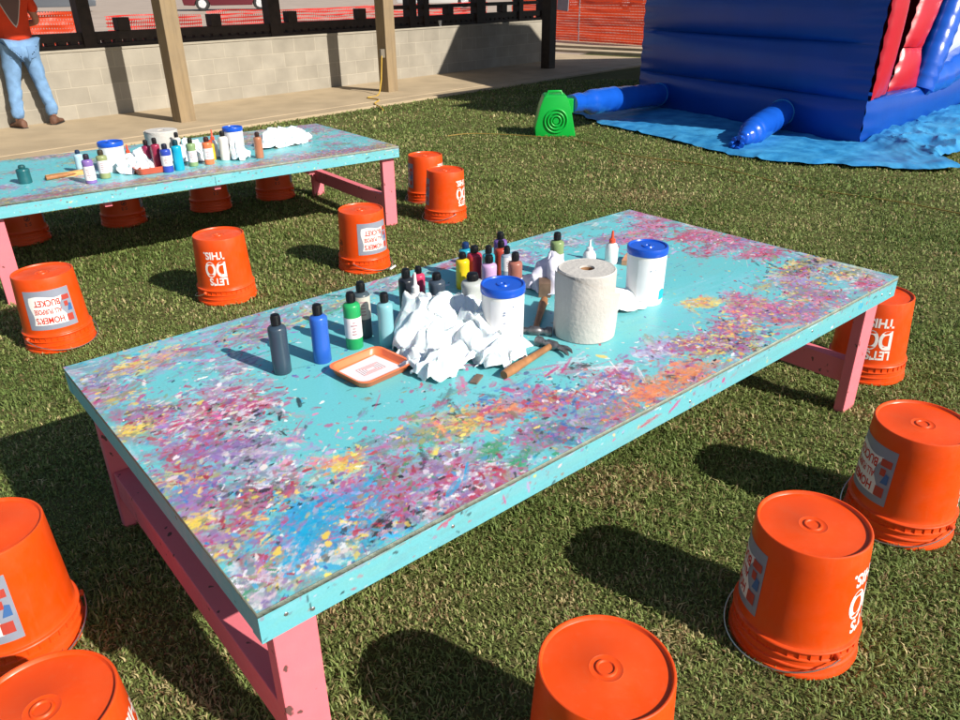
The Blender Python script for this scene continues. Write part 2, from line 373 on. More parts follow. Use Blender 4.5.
# ================================================================= PAINTED TABLES
PAL = {'M': (184, 62, 128), 'P': (140, 108, 172), 'R': (182, 44, 74), 'W': (220, 215, 220), 'Y': (226, 198, 78), 'O': (230, 134, 74), 'T': (10, 158, 205),
       'B': (44, 100, 178), 'G': (48, 152, 104), 'K': (38, 40, 48), 'L': (170, 150, 194), 'N': (112, 142, 152), 'Q': (222, 118, 158), 'E': (146, 150, 96), 'A': (140, 118, 100)}
_rn = np.random.default_rng(11)
_nz = _rn.random((260, 260))
for _ in range(2): _nz = (_nz+np.roll(_nz, 1, 0)+np.roll(_nz, 1, 1)+np.roll(_nz, -1, 0)+np.roll(_nz, -1, 1))/5
_nz = (_nz-_nz.min())/(_nz.max()-_nz.min())
class Canvas:
    def __init__(s, L, Wd, res, base):
        s.L, s.W, s.res = L, Wd, res; s.nx = int(L/res)+1; s.ny = int(Wd/res)+1
        s.im = np.zeros((s.ny, s.nx, 3)); s.im[:] = lin(base)
    def dab(s, x, y, a, b, th, col, alpha=.9, rough=.9):
        R = max(a, b)*1.25; i0 = max(0, int((x-R)/s.res)); i1 = min(s.nx, int((x+R)/s.res)+2); j0 = max(0, int((y-R)/s.res)); j1 = min(s.ny, int((y+R)/s.res)+2)
        if i1 <= i0 or j1 <= j0: return
        X, Y = np.meshgrid(np.arange(i0, i1)*s.res-x, np.arange(j0, j1)*s.res-y)
        u = X*math.cos(th)+Y*math.sin(th); v = -X*math.sin(th)+Y*math.cos(th)
        q = 1-(u/a)**2-(v/b)**2
        oi, oj = _rn.integers(0, 200, 2); h, w_ = q.shape
        nz = _nz[(np.arange(h)[:, None]+oj) % 260, (np.arange(w_)[None]+oi) % 260]
        m = np.clip((q-(nz-.35)*rough*1.6)*(6 if b < .012 else 3.2), 0, 1)*alpha
        if a > .016:
            iv = (v*(520 if b < .012 else 300)+oi*3).astype(int) % 260; iu = (u*40+oj).astype(int) % 260; m = m*np.clip((_nz[iv, iu]-.30)*3.2, .12, 1)
        s.im[j0:j1, i0:i1] = s.im[j0:j1, i0:i1]*(1-m[..., None])+np.array(col)*m[..., None]
def jit(c, k=.16):
    c = np.array(lin(c)); g_ = c.mean(); c = c*.84+np.array([g_*.98, g_*1.0, g_*1.02])*.12+.008; return np.clip(c*(1+_rn.normal(0, k, 3)*.5+_rn.normal(0, k)), 0, .95)
ZONES = [(0.085, 1.083, 0.1, 'LMPNY', 26), (0.277, 1.079, 0.1, 'LMPN', 26), (0.496, 1.089, 0.09, 'LPYMN', 30), (0.781, 1.101, 0.08, 'NGLY', 24), (1.086, 1.138, 0.07, 'MGWN', 18), (1.387, 1.172, 0.05, 'RMP', 12), (0.236, 0.765, 0.08, 'MRWPL', 34), (0.27, 0.634, 0.06, 'RWMK', 26), (0.093, 0.79, 0.05, 'RMPY', 16), (0.038, 0.745, 0.02, 'YYY', 10), (0.107, 0.569, 0.07, 'PMPR', 34), (0.211, 0.478, 0.06, 'PKLNW', 30), (0.225, 0.36, 0.05, 'LNLW', 16), (0.066, 0.38, 0.06, 'PBMN', 22), (0.01, 0.302, 0.018, 'YYY', 8), (0.032, 0.202, 0.05, 'RMYP', 24), (0.141, 0.291, 0.05, 'RMYK', 24), (0.046, 0.467, 0.05, 'YPBR', 14), (0.175, 0.176, 0.06, 'TTTT', 40), (0.241, 0.097, 0.06, 'TTTY', 34), (0.133, 0.059, 0.06, 'TTYW', 24), (0.028, 0.065, 0.05, 'NWPG', 18), (0.334, 0.29, 0.035, 'YYO', 14), (0.294, 0.203, 0.06, 'MPTL', 20), (0.302, 0.065, 0.03, 'KMR', 12), (0.361, 0.099, 0.05, 'PRML', 24), (0.565, 0.269, 0.06, 'GEYE', 22), (0.656, 0.231, 0.05, 'YEOY', 20), (0.75, 0.229, 0.05, 'OMRO', 20), (0.516, 0.13, 0.06, 'PMLW', 26), (0.615, 0.111, 0.02, 'GGG', 4), (0.631, 0.039, 0.018, 'GGG', 4), (0.545, 0.03, 0.05, 'PMWR', 22), (0.75, 0.088, 0.05, 'GNPM', 24), (0.878, 0.183, 0.05, 'RMOP', 24), (0.992, 0.151, 0.05, 'PMWB', 26), (1.122, 0.162, 0.05, 'MRPW', 24), (1.107, 0.05, 0.045, 'OOO', 26), (1.277, 0.049, 0.05, 'OOM', 26), (0.978, 0.041, 0.045, 'OPNM', 20), (1.44, 0.132, 0.05, 'MPYR', 28), (1.515, 0.065, 0.05, 'PMKY', 24), (1.327, 0.188, 0.05, 'MPWL', 22), (1.789, 0.151, 0.06, 'MPYQ', 26), (1.883, 0.067, 0.06, 'MQPO', 26), (1.832, 0.25, 0.05, 'QMY', 14), (1.712, 0.322, 0.03, 'YYO', 8), (2.331, 0.123, 0.05, 'YEWN', 22), (2.229, 0.258, 0.05, 'MKYN', 22), (2.40, 0.284, 0.06, 'NLYK', 22), (2.284, 0.03, 0.04, 'MRQ', 14), (2.328, 0.478, 0.06, 'RMQ', 24), (2.322, 0.749, 0.07, 'RQMR', 34), (2.286, 0.979, 0.06, 'MQRL', 28), (2.017, 0.972, 0.05, 'LPNM', 18), (1.837, 1.082, 0.05, 'NLWP', 18), (1.588, 1.053, 0.05, 'LPMW', 16), (2.404, 1.129, 0.05, 'QML', 14), (0.317, 0.44, 0.1, 'QW', 8), (0.657, 0.391, 0.1, 'MKP', 6), (0.857, 0.271, 0.06, 'KMB', 10), (0.2, 1.104, 0.05, 'OYL', 10), (0.027, 1.058, 0.04, 'NLW', 10), (0.345, 0.892, 0.06, 'LMWN', 14),
         (2.05, 0.10, .07, 'MPQN', 26), (2.1, .22, .06, 'PMLY', 20), (1.62, .13, .05, 'MPYO', 22), (2.36, .62, .06, 'RMPQ', 22), (2.2, .62, .06, 'MRQL', 12), (2.15, .9, .08, 'MQRL', 24), (.42, .18, .06, 'MRPLG', 22), (.47, .29, .06, 'LNM', 14), (.44, .04, .05, 'KPMWR', 20), (.86, .06, .06, 'LNBPR', 24), (1.05, .26, .05, 'MKW', 10), (.05, .93, .05, 'EYLM', 16), (.15, .68, .06, 'RMQW', 26), (.33, .70, .05, 'RMW', 14)]
def paint_table(L, Wd, res, zones, seed, wear=True):
    zones = [(a, b, c*(1.2 if a > 1.5 else 1), d, int(e*(1.6 if a > 1.5 else 1))) for a, b, c, d, e in zones]
    global _rn; _rn = np.random.default_rng(seed); r = _rn
    cv = Canvas(L, Wd, res, (104, 190, 198))
    for k in range(60): cv.dab(r.uniform(0, L), r.uniform(0, Wd), r.uniform(.08, .3), r.uniform(.04, .12), r.normal(0, .4), jit((112, 194, 202), .10), .45, .8)
    # worn greyish film towards the rim
    for k in range(640):
        e = r.integers(0, 4); t = r.random(); d = abs(r.normal(0, .055))
        x, y = ((t*L, d), (t*L, Wd-d), (d, t*Wd), (L-d, t*Wd))[e]
        cv.dab(x, y, r.uniform(.02, .07), r.uniform(.006, .025), r.uniform(-.5, .5) if e < 2 else PI/2+r.normal(0, .5), jit(PAL['NLANMW'[r.integers(0, 6)]], .12), r.uniform(.25, .6), 1)
    for zx, zy, sp, pal, n in zones:                                  # soft smears first
        for k in range(max(4, int(n*1.35))):
            cv.dab(zx+r.normal(0, sp*.7), zy+r.normal(0, sp*.5), r.uniform(.02, .085), r.uniform(.007, .030), r.normal(.1, .7), jit(PAL[pal[r.integers(0, len(pal))] if r.random() < .66 else 'NLPAEM'[r.integers(0, 6)]]), r.uniform(.35, .85), 1.1)
    allz = []
    for zx, zy, sp, pal, n in zones: allz += [(zx, zy, sp, pal)]*int(n*6.2)
    r.shuffle(allz) if False else None
    order = r.permutation(len(allz))
    for q in order:
        zx, zy, sp, pal = allz[q]; c = pal[r.integers(0, len(pal))] if r.random() < .72 else 'KLNWPERNTA'[r.integers(0, 10)]
        a = (.003+.016*r.beta(1.3, 2.6))*(1 if r.random() < .86 else 2.0)
        cv.dab(zx+r.normal(0, sp*1.05), zy+r.normal(0, sp*.82), a, a*r.uniform(.2, .62), r.normal(.15, .8), jit(PAL[c]), r.uniform(.6, 1), 1.0)
    for k in range(1800):                                             # stray flecks, more along the rims
        x = r.uniform(0, L); y = r.beta(.6, .65)*Wd; a = r.uniform(.002, .009)
        cv.dab(x, y, a, a*r.uniform(.25, .6), r.uniform(0, PI), jit(PAL['WKMPNRLYB'[r.integers(0, 9)]]), r.uniform(.5, .95), .8)
    for k in range(170):                                               # thin scratches and brush lines
        x, y = r.uniform(0, L), r.beta(.5, .6)*Wd; a = r.uniform(.02, .06)
        cv.dab(x, y, a, r.uniform(.0015, .0032), r.normal(.1, .8), jit(PAL['WKPLMN'[r.integers(0, 6)]]), r.uniform(.5, .9), .5)
    return cv
def table_top(name, parent, cv, H, th, mcol):
    ny, nx = cv.ny, cv.nx; X, Y = np.meshgrid(np.linspace(0, cv.L, nx), np.linspace(0, cv.W, ny))
    V = np.stack([X.ravel(), Y.ravel(), np.full(nx*ny, H)], 1)
    i = np.arange(nx-1)[None]+np.arange(ny-1)[:, None]*nx; F = np.stack([i, i+1, i+1+nx, i+nx], -1).reshape(-1, 4)
    nv = len(V); L, Wd = cv.L, cv.W
    # rim: ring of top boundary verts duplicated just below the top, then bottom
    bv = np.array([(0, 0, H-.0006), (L, 0, H-.0006), (L, Wd, H-.0006), (0, Wd, H-.0006), (0, 0, H-th), (L, 0, H-th), (L, Wd, H-th), (0, Wd, H-th)])
    BF = [(0, 4, 5, 1), (1, 5, 6, 2), (2, 6, 7, 3), (3, 7, 4, 0), (4, 7, 6, 5)]
    V = np.concatenate([V, bv]); BF = [tuple(a+nv for a in f) for f in BF]
    me = bpy.data.meshes.new(name); me.vertices.add(len(V)); me.vertices.foreach_set('co', V.reshape(-1).astype(np.float32))
    idx = np.concatenate([F.reshape(-1), np.array(BF).reshape(-1)]); nf = len(F)+5
    me.loops.add(len(idx)); me.loops.foreach_set('vertex_index', idx.astype(np.int32))
    me.polygons.add(nf); me.polygons.foreach_set('loop_start', (np.arange(nf)*4).astype(np.int32))
    mi = np.zeros(nf, np.int32); mi[len(F):] = 1; me.polygons.foreach_set('material_index', mi)
    me.update(calc_edges=True)
    at = me.color_attributes.new('Col', 'FLOAT_COLOR', 'POINT'); C4 = np.ones((len(V), 4), np.float32); C4[:nx*ny, :3] = cv.im.reshape(-1, 3); at.data.foreach_set('color', C4.reshape(-1))
    me.materials.append(mcol); me.materials.append(M['ply'])
    return link(name, me, parent)
def fascia(name, parent, cv, x0, y, z0, z1, thick, mcol):
    """front board: painted grid on the -y face, plain box behind"""
    nx, nz = cv.nx, cv.ny; X, Z = np.meshgrid(np.linspace(x0, x0+cv.L, nx), np.linspace(z0, z1, nz))
    V = [tuple(v) for v in np.stack([X.ravel(), np.full(nx*nz, y), Z.ravel()], 1)]
    F = [(j*nx+i, j*nx+i+1, (j+1)*nx+i+1, (j+1)*nx+i) for j in range(nz-1) for i in range(nx-1)]
    mb = MB(); mb.add(V, F); nv = len(V); L = cv.L; y0 = y+.0008
    mb.m = 1; mb.add([(x0, y0, z0), (x0+L, y0, z0), (x0+L, y0, z1), (x0, y0, z1), (x0, y+thick, z0), (x0+L, y+thick, z0), (x0+L, y+thick, z1), (x0, y+thick, z1)],
           [(0, 4, 5, 1), (1, 5, 6, 2), (2, 6, 7, 3), (3, 7, 4, 0), (4, 7, 6, 5)])
    me = bpy.data.meshes.new(name); me.from_pydata(mb.v, [], mb.f); me.polygons.foreach_set('material_index', mb.mi)
    at = me.color_attributes.new('Col', 'FLOAT_COLOR', 'POINT'); C4 = np.ones((len(mb.v), 4), np.float32); C4[:nv, :3] = cv.im.reshape(-1, 3); at.data.foreach_set('color', C4.reshape(-1))
    me.materials.append(mcol); me.materials.append(M['turq']); return link(name, me, parent)
MCOL = vcol_mat('splattered_paint', .38, .12, 160, .45, mul=.10)
HT = 0.537; TL, TW = 2.44, 1.22
def make_table(loc, rz, res, zones, seed, label, smears):
    root = empty('craft_table', (*loc, 0), rz); tag(root, label, 'table', 'paint splattered craft tables')
    cv = paint_table(TL, TW, res, zones, seed)
    for s_ in smears: cv.dab(*s_[:5], lin(PAL[s_[5]]), s_[6], s_[7])
    table_top('tabletop', root, cv, HT, .0125, MCOL)
    cf = Canvas(TL, .072, .0032, (104, 180, 192)); r = _rn
    for k in range(40): cf.dab(r.uniform(0, TL), r.uniform(0, .072), r.uniform(.05, .2), r.uniform(.01, .03), 0, jit((106, 184, 194), .08), .5, .8)
    for k in range(230):
        a = r.uniform(.002, .009); cf.dab(r.uniform(0, TL), r.beta(1, .7)*.072, a, a*r.uniform(.3, .8), r.uniform(0, PI), jit(PAL['KMNNLWRYPA'[r.integers(0, 10)]]), r.uniform(.3, .8), .8)
    for k in range(80): cf.dab(r.uniform(0, TL), r.uniform(.062, .072), r.uniform(.01, .05), .003, 0, jit(PAL['LNAMW'[r.integers(0, 5)]]), .5, .9)
    for x, y, a, b, th, c in ((1.05, .035, .05, .009, .1, 'R'), (1.15, .04, .03, .007, .5, 'M'), (1.43, .045, .035, .008, .35, 'R'), (1.37, .04, .008, .012, 0, 'M'), (2.17, .04, .02, .02, 1, 'T'), (.63, .035, .004, .028, .2, 'L'), (1.31, .036, .0015, .036, 0, 'K'), (.095, .036, .0016, .036, .1, 'K'), (.56, .035, .003, .02, .2, 'M'), (.40, .06, .03, .006, .3, 'R'), (.16, .02, .006, .004, .3, 'K'), (2.27, .045, .01, .003, .4, 'K')) if seed == 21 else ((2.2, .03, .02, .006, .3, 'K'), (1.2, .03, .0015, .036, 0, 'K')):
        cf.dab(x, y, a, b, th, lin(PAL[c]), .8, .7)
    fascia('front_apron', root, cf, 0, .0012, HT-.0725, HT-.0128, .036, MCOL)
    mb = MB(); mb.box((0.0, TW-.037, HT-.073), (TL, TW-.001, HT-.0128)); mb.build('rear_apron', M['turq'], root, bevel=.002)
    for x in (.0015, TL-.0375):
        mb = MB(); mb.box((x, .0385, HT-.073), (x+.036, TW-.0385, HT-.0128)); mb.build('end_apron', M['turq'], root, bevel=.002)
    for x in (.032, TL-.022-.089):
        for y in (.039, TW-.039-.038):
            mb = MB(); mb.box((x, y, 0), (x+.089, y+.038, HT-.0195)); mb.build('leg', M['pink'], root, bevel=.003)
    for x in (.0395, TL-.0395-.05):
        mb = MB(); mb.box((x, .0785, .115), (x+.05, TW-.0785, .205)); mb.build('stretcher', M['pink'], root, bevel=.003)
    for x, z in ((.05, -.035), (.10, -.055), (.42, -.04), (1.22, -.05), (1.85, -.035), (2.33, -.04), (2.40, -.055)):
        mb = MB(); mb.lathe([(0, .0012), (.0035, .0012), (.0045, .0)], 12, Matrix.Translation((x, .0010, HT+z)) @ Matrix.Rotation(PI/2, 4, 'X')); mb.build('screw', M['steel'], root, smooth=40)
    for x in (.6, 1.2, 1.8):
        mb = MB(); mb.box((x, .0385, HT-.105), (x+.038, TW-.0385, HT-.0195)); mb.build('cross_brace', M['pink'], root, bevel=.002)
    return root
sm1 = [(.48, .93, .10, .003, .05, 'K', .85, .3), (.93, .345, .075, .005, -.95, 'P', .85, .3), (1.01, .30, .055, .006, .25, 'M', .9, .25), (.40, .60, .03, .007, 1.2, 'K', .9, .4), (.55, .47, .05, .003, .8, 'M', .8, .5), (.46, .42, .07, .006, -.6, 'W', .5, .6), (.73, .38, .05, .007, .1, 'E', .6, .6), (.60, .36, .05, .006, .2, 'G', .5, .6), (2.20, .42, .05, .007, .9, 'K', .9, .6), (2.15, .34, .035, .006, .4, 'K', .85, .6), (2.3, .40, .05, .012, .6, 'E', .8, .7), (1.16, .12, .06, .005, .9, 'W', .8, .4), (1.0, .09, .04, .006, .4, 'B', .85, .5), (.7, .05, .045, .007, .7, 'T', .9, .5), (.9, .12, .05, .006, .8, 'B', .7, .5), (.07, .60, .05, .016, .8, 'P', .7, .7), (.14, .66, .06, .02, .2, 'P', .5, .8), (.27, .17, .06, .022, .2, 'T', .8, .9), (.06, .17, .04, .014, .5, 'T', .8, .9), (.36, .20, .04, .012, .4, 'T', .8, .9), (.24, .44, .13, .03, -.5, 'L', .55, .9), (.20, .52, .11, .035, .3, 'P', .6, .8), (.335, .57, .028, .008, 1.0, 'K', .95, .4), (.225, .535, .035, .004, 1.9, 'K', .9, .3), (.617, .118, .030, .013, -.9, 'G', .95, .3), (.628, .038, .026, .014, -.3, 'G', .95, .3),
       (.036, .745, .03, .014, .2, 'Y', .95, .8), (.012, .30, .022, .012, .2, 'Y', .95, .8), (.33, .285, .028, .016, .3, 'Y', .8, .8), (.2, .15, .10, .05, .5, 'T', .75, .9), (.13, .09, .07, .03, .6, 'T', .8, 1.0), (.30, .11, .07, .03, .6, 'T', .7, 1),
       (.10, .12, .015, .009, .6, 'Y', .9, .9), (.19, .10, .014, .008, .6, 'Y', .9, .9), (.30, .07, .035, .009, .3, 'K', .85, .8), (1.0, .33, .055, .006, -.35, 'M', .85, .3), (1.06, .30, .06, .006, .5, 'M', .85, .3), (1.17, .27, .012, .02, .4, 'Y', .8, .5),
       (.86, .47, .03, .009, -.7, 'M', .7, .4), (.84, .30, .012, .022, .3, 'M', .85, .4), (2.22, .36, .05, .008, 1.2, 'K', .9, .6), (2.26, .30, .02, .03, .4, 'Y', .75, 1), (1.12, .05, .09, .035, .1, 'O', .7, 1.1), (1.27, .05, .07, .03, .1, 'O', .7, 1.1), (1.73, .33, .04, .025, .3, 'Y', .5, 1.1), (.52, .08, .05, .006, .8, 'T', .9, .5), (.47, .06, .04, .01, .5, 'T', .9, .5)]
T1 = make_table((0, 0), 0, .0027, ZONES, 21, 'low turquoise table with pink legs in the foreground, covered in splattered paint and craft supplies', sm1)
rz2 = np.random.default_rng(77); Z2 = []
for k in range(46): Z2.append((rz2.uniform(.05, 2.4), (rz2.beta(.5, .6))*1.2+.01, .08, ''.join('MPRLNWGTAEQY'[i] for i in rz2.integers(0, 12, 4)), 20))
for k in range(26): Z2.append((k/25*2.3+.05, .05, .05, ['ARN', 'EAY', 'LPN', 'MRA'][k % 4], 24))
T2 = make_table((.125, 3.396), R_(-3.0), .0055, Z2, 33, 'low turquoise table with pink legs nearer the block wall, crowded with paint bottles', [(.3, .06, .35, .03, 0, 'A', .7, .9), (.8, .05, .3, .02, 0, 'E', .5, .9)])
def on2(x, y):  # world -> placed on table 2 already in world coordinates
    return (x, y, HT)

# ================================================================= BUCKETS
BH = .345
def rad_at(z): return .141+( .1275-.141)*(z-.07)/(BH-.07)
def wrap(vs, ang0, flip=True, off=.0012, tilt=0):
    """2D (s, z) points onto the cone; s measured along the circumference"""
    out = []
    for s_, z in vs:
        a = ang0+s_/.132; r = rad_at(z)+off; out.append((r*math.cos(a), r*math.sin(a), z))
    return out
def txt_on_bucket(mb, txt, size, s_right, z_top, ang0, off, bold=.0, hscale=1.0, wid=None):
    """text upside-down on the bucket: its reading start at s_right, its baseline at z_top"""
    vs, fs, (w_, h_) = text_verts(txt, size, bold)
    k = (wid/w_) if wid else hscale
    pts = [(s_right-v.x*k, z_top-v.y) for v in vs]
    mb.add(wrap(pts, ang0, off=off), fs)
    return w_*k, h_
def make_bucket():
    root = empty('bucket', (0, 0, 0)); 
    prof = [(.0, BH-.009), (.014, BH-.009), (.016, BH-.006), (.019, BH-.006), (.021, BH-.0095), (.030, BH-.0095), (.0315, BH-.0085), (.034, BH-.0095), (.1185, BH-.0075), (.1205, BH-.005), (.1220, BH-.0005), (.1245, BH), (.1265, BH-.0012), (.1275, BH-.004)]
    prof += [(rad_at(z), z) for z in (.30, .25, .2, .15, .1, .0875)]
    prof += [(.1415, .0845), (.1475, .0825), (.149, .080), (.148, .076), (.1428, .072), (.1432, .058), (.1475, .056), (.148, .053), (.1437, .050), (.1445, .036), (.1485, .034), (.149, .031), (.145, .028), (.146, .014), (.1515, .0125), (.1525, .008), (.152, .002), (.150, .0), (.145, .0), (.143, .01), (.140, .05), (.138, .12), (.119, BH-.014), (.0, BH-.014)]
    mb = MB(); mb.lathe(prof, 72)
    for k in range(36):                                               # stiffening ribs under the top collar
        a = 2*PI*k/36; T = Matrix.Rotation(a, 4, 'Z')
        mb.box((.1425, -.0009, .0565), (.1462, .0009, .0785), T)
    mb.build('pail_body', M['orange'], root, smooth=35)
    # printed front: LET'S DO THIS. (upside down because the pail is turned over)
    mb = MB(); A = 0
    txt_on_bucket(mb, "LET'S", .052, .062, .150, A, .0006, .0017, wid=.088)
    txt_on_bucket(mb, "DO", .108, .062, .236, A, .0006, .0040, wid=.104)
    txt_on_bucket(mb, "THIS.", .052, .062, .286, A, .0006, .0017, wid=.104)
    mb.build('lettering', M['white_print'], root)
    # label on the back
    mb = MB(); A = R_(210); nS, nZ = 24, 6; vs = []; S0, S1, Z0, Z1 = -.098, .098, .112, .292
    for j in range(nZ+1):
        for i in range(nS+1): vs.append((S0+(S1-S0)*i/nS, Z0+(Z1-Z0)*j/nZ))
    fs = [(j*(nS+1)+i, j*(nS+1)+i+1, (j+1)*(nS+1)+i+1, (j+1)*(nS+1)+i) for j in range(nZ) for i in range(nS)]
    mb.add(wrap(vs, A, off=.0007), fs)
    mb2 = MB(); mb2.v, mb2.f, mb2.mi = list(mb.v), list(mb.f), list(mb.mi)
    lab = mb.build('label', M['grey_label'], root, smooth=40)
    # white panel with wavy edges
    mb = MB(); vs = []; nS, nZ = 18, 8
    for j in range(nZ+1):
        for i in range(nS+1):
            u, v = i/nS, j/nZ
            s_ = -.074+u*(.128+.010*math.sin(v*7+1)); z = .134+v*(.128+.006*math.sin(u*6)); vs.append((s_+.006*math.sin(v*6), z))
    fs = [(j*(nS+1)+i, j*(nS+1)+i+1, (j+1)*(nS+1)+i+1, (j+1)*(nS+1)+i) for j in range(nZ) for i in range(nS)]
    mb.add(wrap(vs, A, off=.0013), fs); mb.build('panel', M['white_print'], lab, smooth=40)
    mb = MB()
    txt_on_bucket(mb, "HOMER'S", .040, .047, .170, A, .0019, .0008, wid=.110)
    txt_on_bucket(mb, "ALL PURPOSE", .032, .047, .208, A, .0019, .0006, wid=.110)
    txt_on_bucket(mb, "BUCKET", .040, .047, .250, A, .0019, .0008, wid=.104)
    mb.build('lettering', M['red_print'], lab)
    mb = MB()                                                         # red and blue printed blocks at the panel's side
    for s0, s1, z0, z1 in ((.058, .090, .235, .258), (.062, .078, .205, .228), (.060, .086, .136, .168)):
        mb.add(wrap([(s0, z0), ((s0+s1)/2, z0), (s1, z0), (s1, z1), ((s0+s1)/2, z1), (s0, z1)], A, off=.0021), [(0, 1, 2, 3, 4, 5)])
    mb.m = 1
    mb.add(wrap([(.070, .182), (.090, .182), (.090, .212), (.080, .216)], A, off=.0023), [(0, 1, 2, 3)])
    # small dark caution print between text and label
    mb.build('print_blocks', [mat('dull_red_print', srgb(176, 66, 54), .5), mat('dull_blue_print', srgb(62, 104, 160), .5)], lab)
    mb = MB(); A = R_(115)
    def ring(cx, cz, r0, r1, n=24):
        vs = []
        for k in range(n): a = 2*PI*k/n; vs += [(cx+r0*math.cos(a), cz+r0*math.sin(a)), (cx+r1*math.cos(a), cz+r1*math.sin(a))]
        mb.add(wrap(vs, A, off=.0008), [(2*k, 2*k+1, (2*k+3) % (2*n), (2*k+2) % (2*n)) for k in range(n)])
    ring(0, .168, .013, .0165); mb.add(wrap([(-.010, .158), (-.008, .156), (.010, .178), (.008, .180)], A, off=.0008), [(0, 1, 2, 3)])
    mb.add(wrap([(-.006, .160), (.006, .160), (.007, .170), (-.005, .172)], A, off=.0009), [(0, 1, 2, 3)])
    for k in range(4): mb.add(wrap([(-.018, .140-k*.006), (.018-.004*(k % 2), .140-k*.006), (.018-.004*(k % 2), .143-k*.006), (-.018, .143-k*.006)], A, off=.0008), [(0, 1, 2, 3)])
    mb.build('caution_print', M['dark_print'], root)
    # ears and wire bail lying low round one side
    mb = MB()
    EA = R_(-25)
    for k in (0, 1):
        a_ = EA+PI*k; T = Matrix.Translation((.146*math.cos(a_), .146*math.sin(a_), .066)) @ Matrix.Rotation(a_, 4, 'Z') @ Matrix.Rotation(PI/2, 4, 'Y')
        mb = MB(); mb.lathe([(.0, .012), (.007, .012), (.009, .009), (.009, -.002)], 14, T); mb.build('handle_ear', M['orange'], root, smooth=40)
    mb = MB(); pts = []
    for k in range(25):
        t = k/24; a = EA-PI*t; rr = .157+.008*math.sin(PI*t)
        pts.append((rr*math.cos(a), rr*math.sin(a), .066-.056*math.sin(PI*t)**.8))
    mb.tube(pts, .0022, 6); mb.build('wire_handle', M['steel'], root, smooth=60)
    return root
BK = [  # x, y, heading of the lettering (deg), label
 (0.253, 2.774, 46.3, 'orange upturned bucket by the far table left pink leg, its whole grey label facing us'),
 (1.084, 2.797, -132.4, 'orange upturned bucket in front of the far table, all its white lettering facing us'),
 (1.896, 2.716, 59.0, 'orange upturned bucket before the far table right pink leg, grey label turned right'),
 (2.876, 3.196, -75.5, 'nearer of two orange buckets off the far table right end'),
 (3.09, 3.702, -64.1, 'farther of two orange buckets off the far table right end, half hidden'),
 (2.746, 0.155, -152.0, 'orange upturned bucket half hidden behind the near table right pink leg'),
 (1.84, -0.371, -72.5, 'orange bucket cut by the photo right edge, shaded grey label at its left'),
 (1.178, -0.398, -87.3, 'orange bucket with wire handle, between the right edge one and the bottom edge one'),
 (0.492, -0.350, 6.6, 'orange bucket cut off by the photo bottom edge, only its round top well seen'),
 (-0.310, 0.867, 20.0, 'orange bucket at the left photo edge beside the near table shadow'),
 (-0.316, 0.240, -24.4, 'orange bucket in the bottom left photo corner, nearest the camera'),
 (0.5, 4.66, -198, 'shaded orange bucket beyond the far table, leftmost of four seen beneath it'),
 (1.13, 4.66, -213, 'shaded orange bucket beyond the far table, second from left of four beneath it'),
 (1.75, 4.62, -205, 'shaded orange bucket beyond the far table, third from left of four beneath it'),
 (2.27, 4.6, -219, 'shaded orange bucket beyond the far table, rightmost of four beneath it'),
]
bk0 = make_bucket(); rb = random.Random(3)
for i, (x, y, ang, lab) in enumerate(BK):
    o = bk0 if i == 0 else copy_tree(bk0)
    o.location = (x, y, .004); o.rotation_euler = (R_(rb.uniform(-1.2, 1.2)), R_(rb.uniform(-1.2, 1.2)), R_(ang))
    tag(o, lab, 'bucket', 'upturned orange buckets used as stools')

# ================================================================= THINGS ON THE TABLES
def bottle(x, y, body, label_txt='', h=.172, r=.026, cap=(14, 14, 18), lab=None, labcol=(228, 224, 226), name='paint_bottle', group='', z=HT, rz=0, capname='cap', seed=0):
    root = empty(name, (x, y, z), rz); tag(root, label_txt, 'paint bottle', group)
    hb = h*.80; rr = r*.95
    mb = MB(); mb.lathe([(0, 0), (rr*.9, 0), (rr, .003), (rr, hb*.33), (rr*.985, hb*.35), (rr*.985, hb*.80), (rr, hb*.82), (rr, hb-.009), (rr*.96, hb-.004), (rr*.86, hb-.001), (rr*.55, hb+.001), (rr*.42, hb+.003), (rr*.42, hb+.012)], 28)
    mb.build('bottle_body', mat('paint_%d_%d_%d' % body, srgb(*body), .3), root, smooth=40)
    ck = 'cap_%d_%d_%d' % cap; mc = mat(ck, srgb(*cap), .4)
    mb = MB(); mb.lathe([(rr*.50, hb+.004), (rr*.52, hb+.006), (rr*.50, h-.007), (rr*.46, h-.002), (rr*.3, h), (0, h)], 20)
    for k in range(10):
        T = Matrix.Rotation(2*PI*k/10, 4, 'Z'); mb.box((rr*.48, -.0008, hb+.006), (rr*.545, .0008, h-.008), T)
    mb.build(capname, mc, root, smooth=35)
    if lab:
        z0, z1 = lab; mb = MB(); vs = []; n = 22
        for zz in (z0*hb, z1*hb):
            for i in range(n+1): a = -1.9+3.8*i/n - PI/2-.2; vs.append(((rr*1.02)*math.cos(a), (rr*1.02)*math.sin(a), zz))
        mb.add(vs, [(i, i+1, n+2+i, n+1+i) for i in range(n)])
        l = mb.build('label', mat('lab_%d_%d_%d' % labcol, srgb(*labcol), .6, .06, 60), root, smooth=50)
        mb = MB(); rnd = random.Random(seed+7); rl = rr*1.035
        for k in range(5):
            zc = hb*(z0+(z1-z0)*(.2+.14*k)); wd = rnd.uniform(.25, .8); a0 = -PI/2-.4-wd*.5; vs = []
            for zz in (zc, zc+hb*.025):
                for i in range(5): a = a0+wd*i/4; vs.append((rl*math.cos(a), rl*math.sin(a), zz))
            mb.add(vs, [(i, i+1, 6+i, 5+i) for i in range(4)])
        mb.build('print_lines', mat('print_grey', srgb(160, 120, 130), .6), l)
    return root
G1 = 'paint bottles standing on the near table'; G2 = 'paint bottles standing on the far table'
bottle(.449, .783, (52, 68, 84), 'dark slate blue paint bottle with black cap, leftmost bottle on the near table', group=G1)
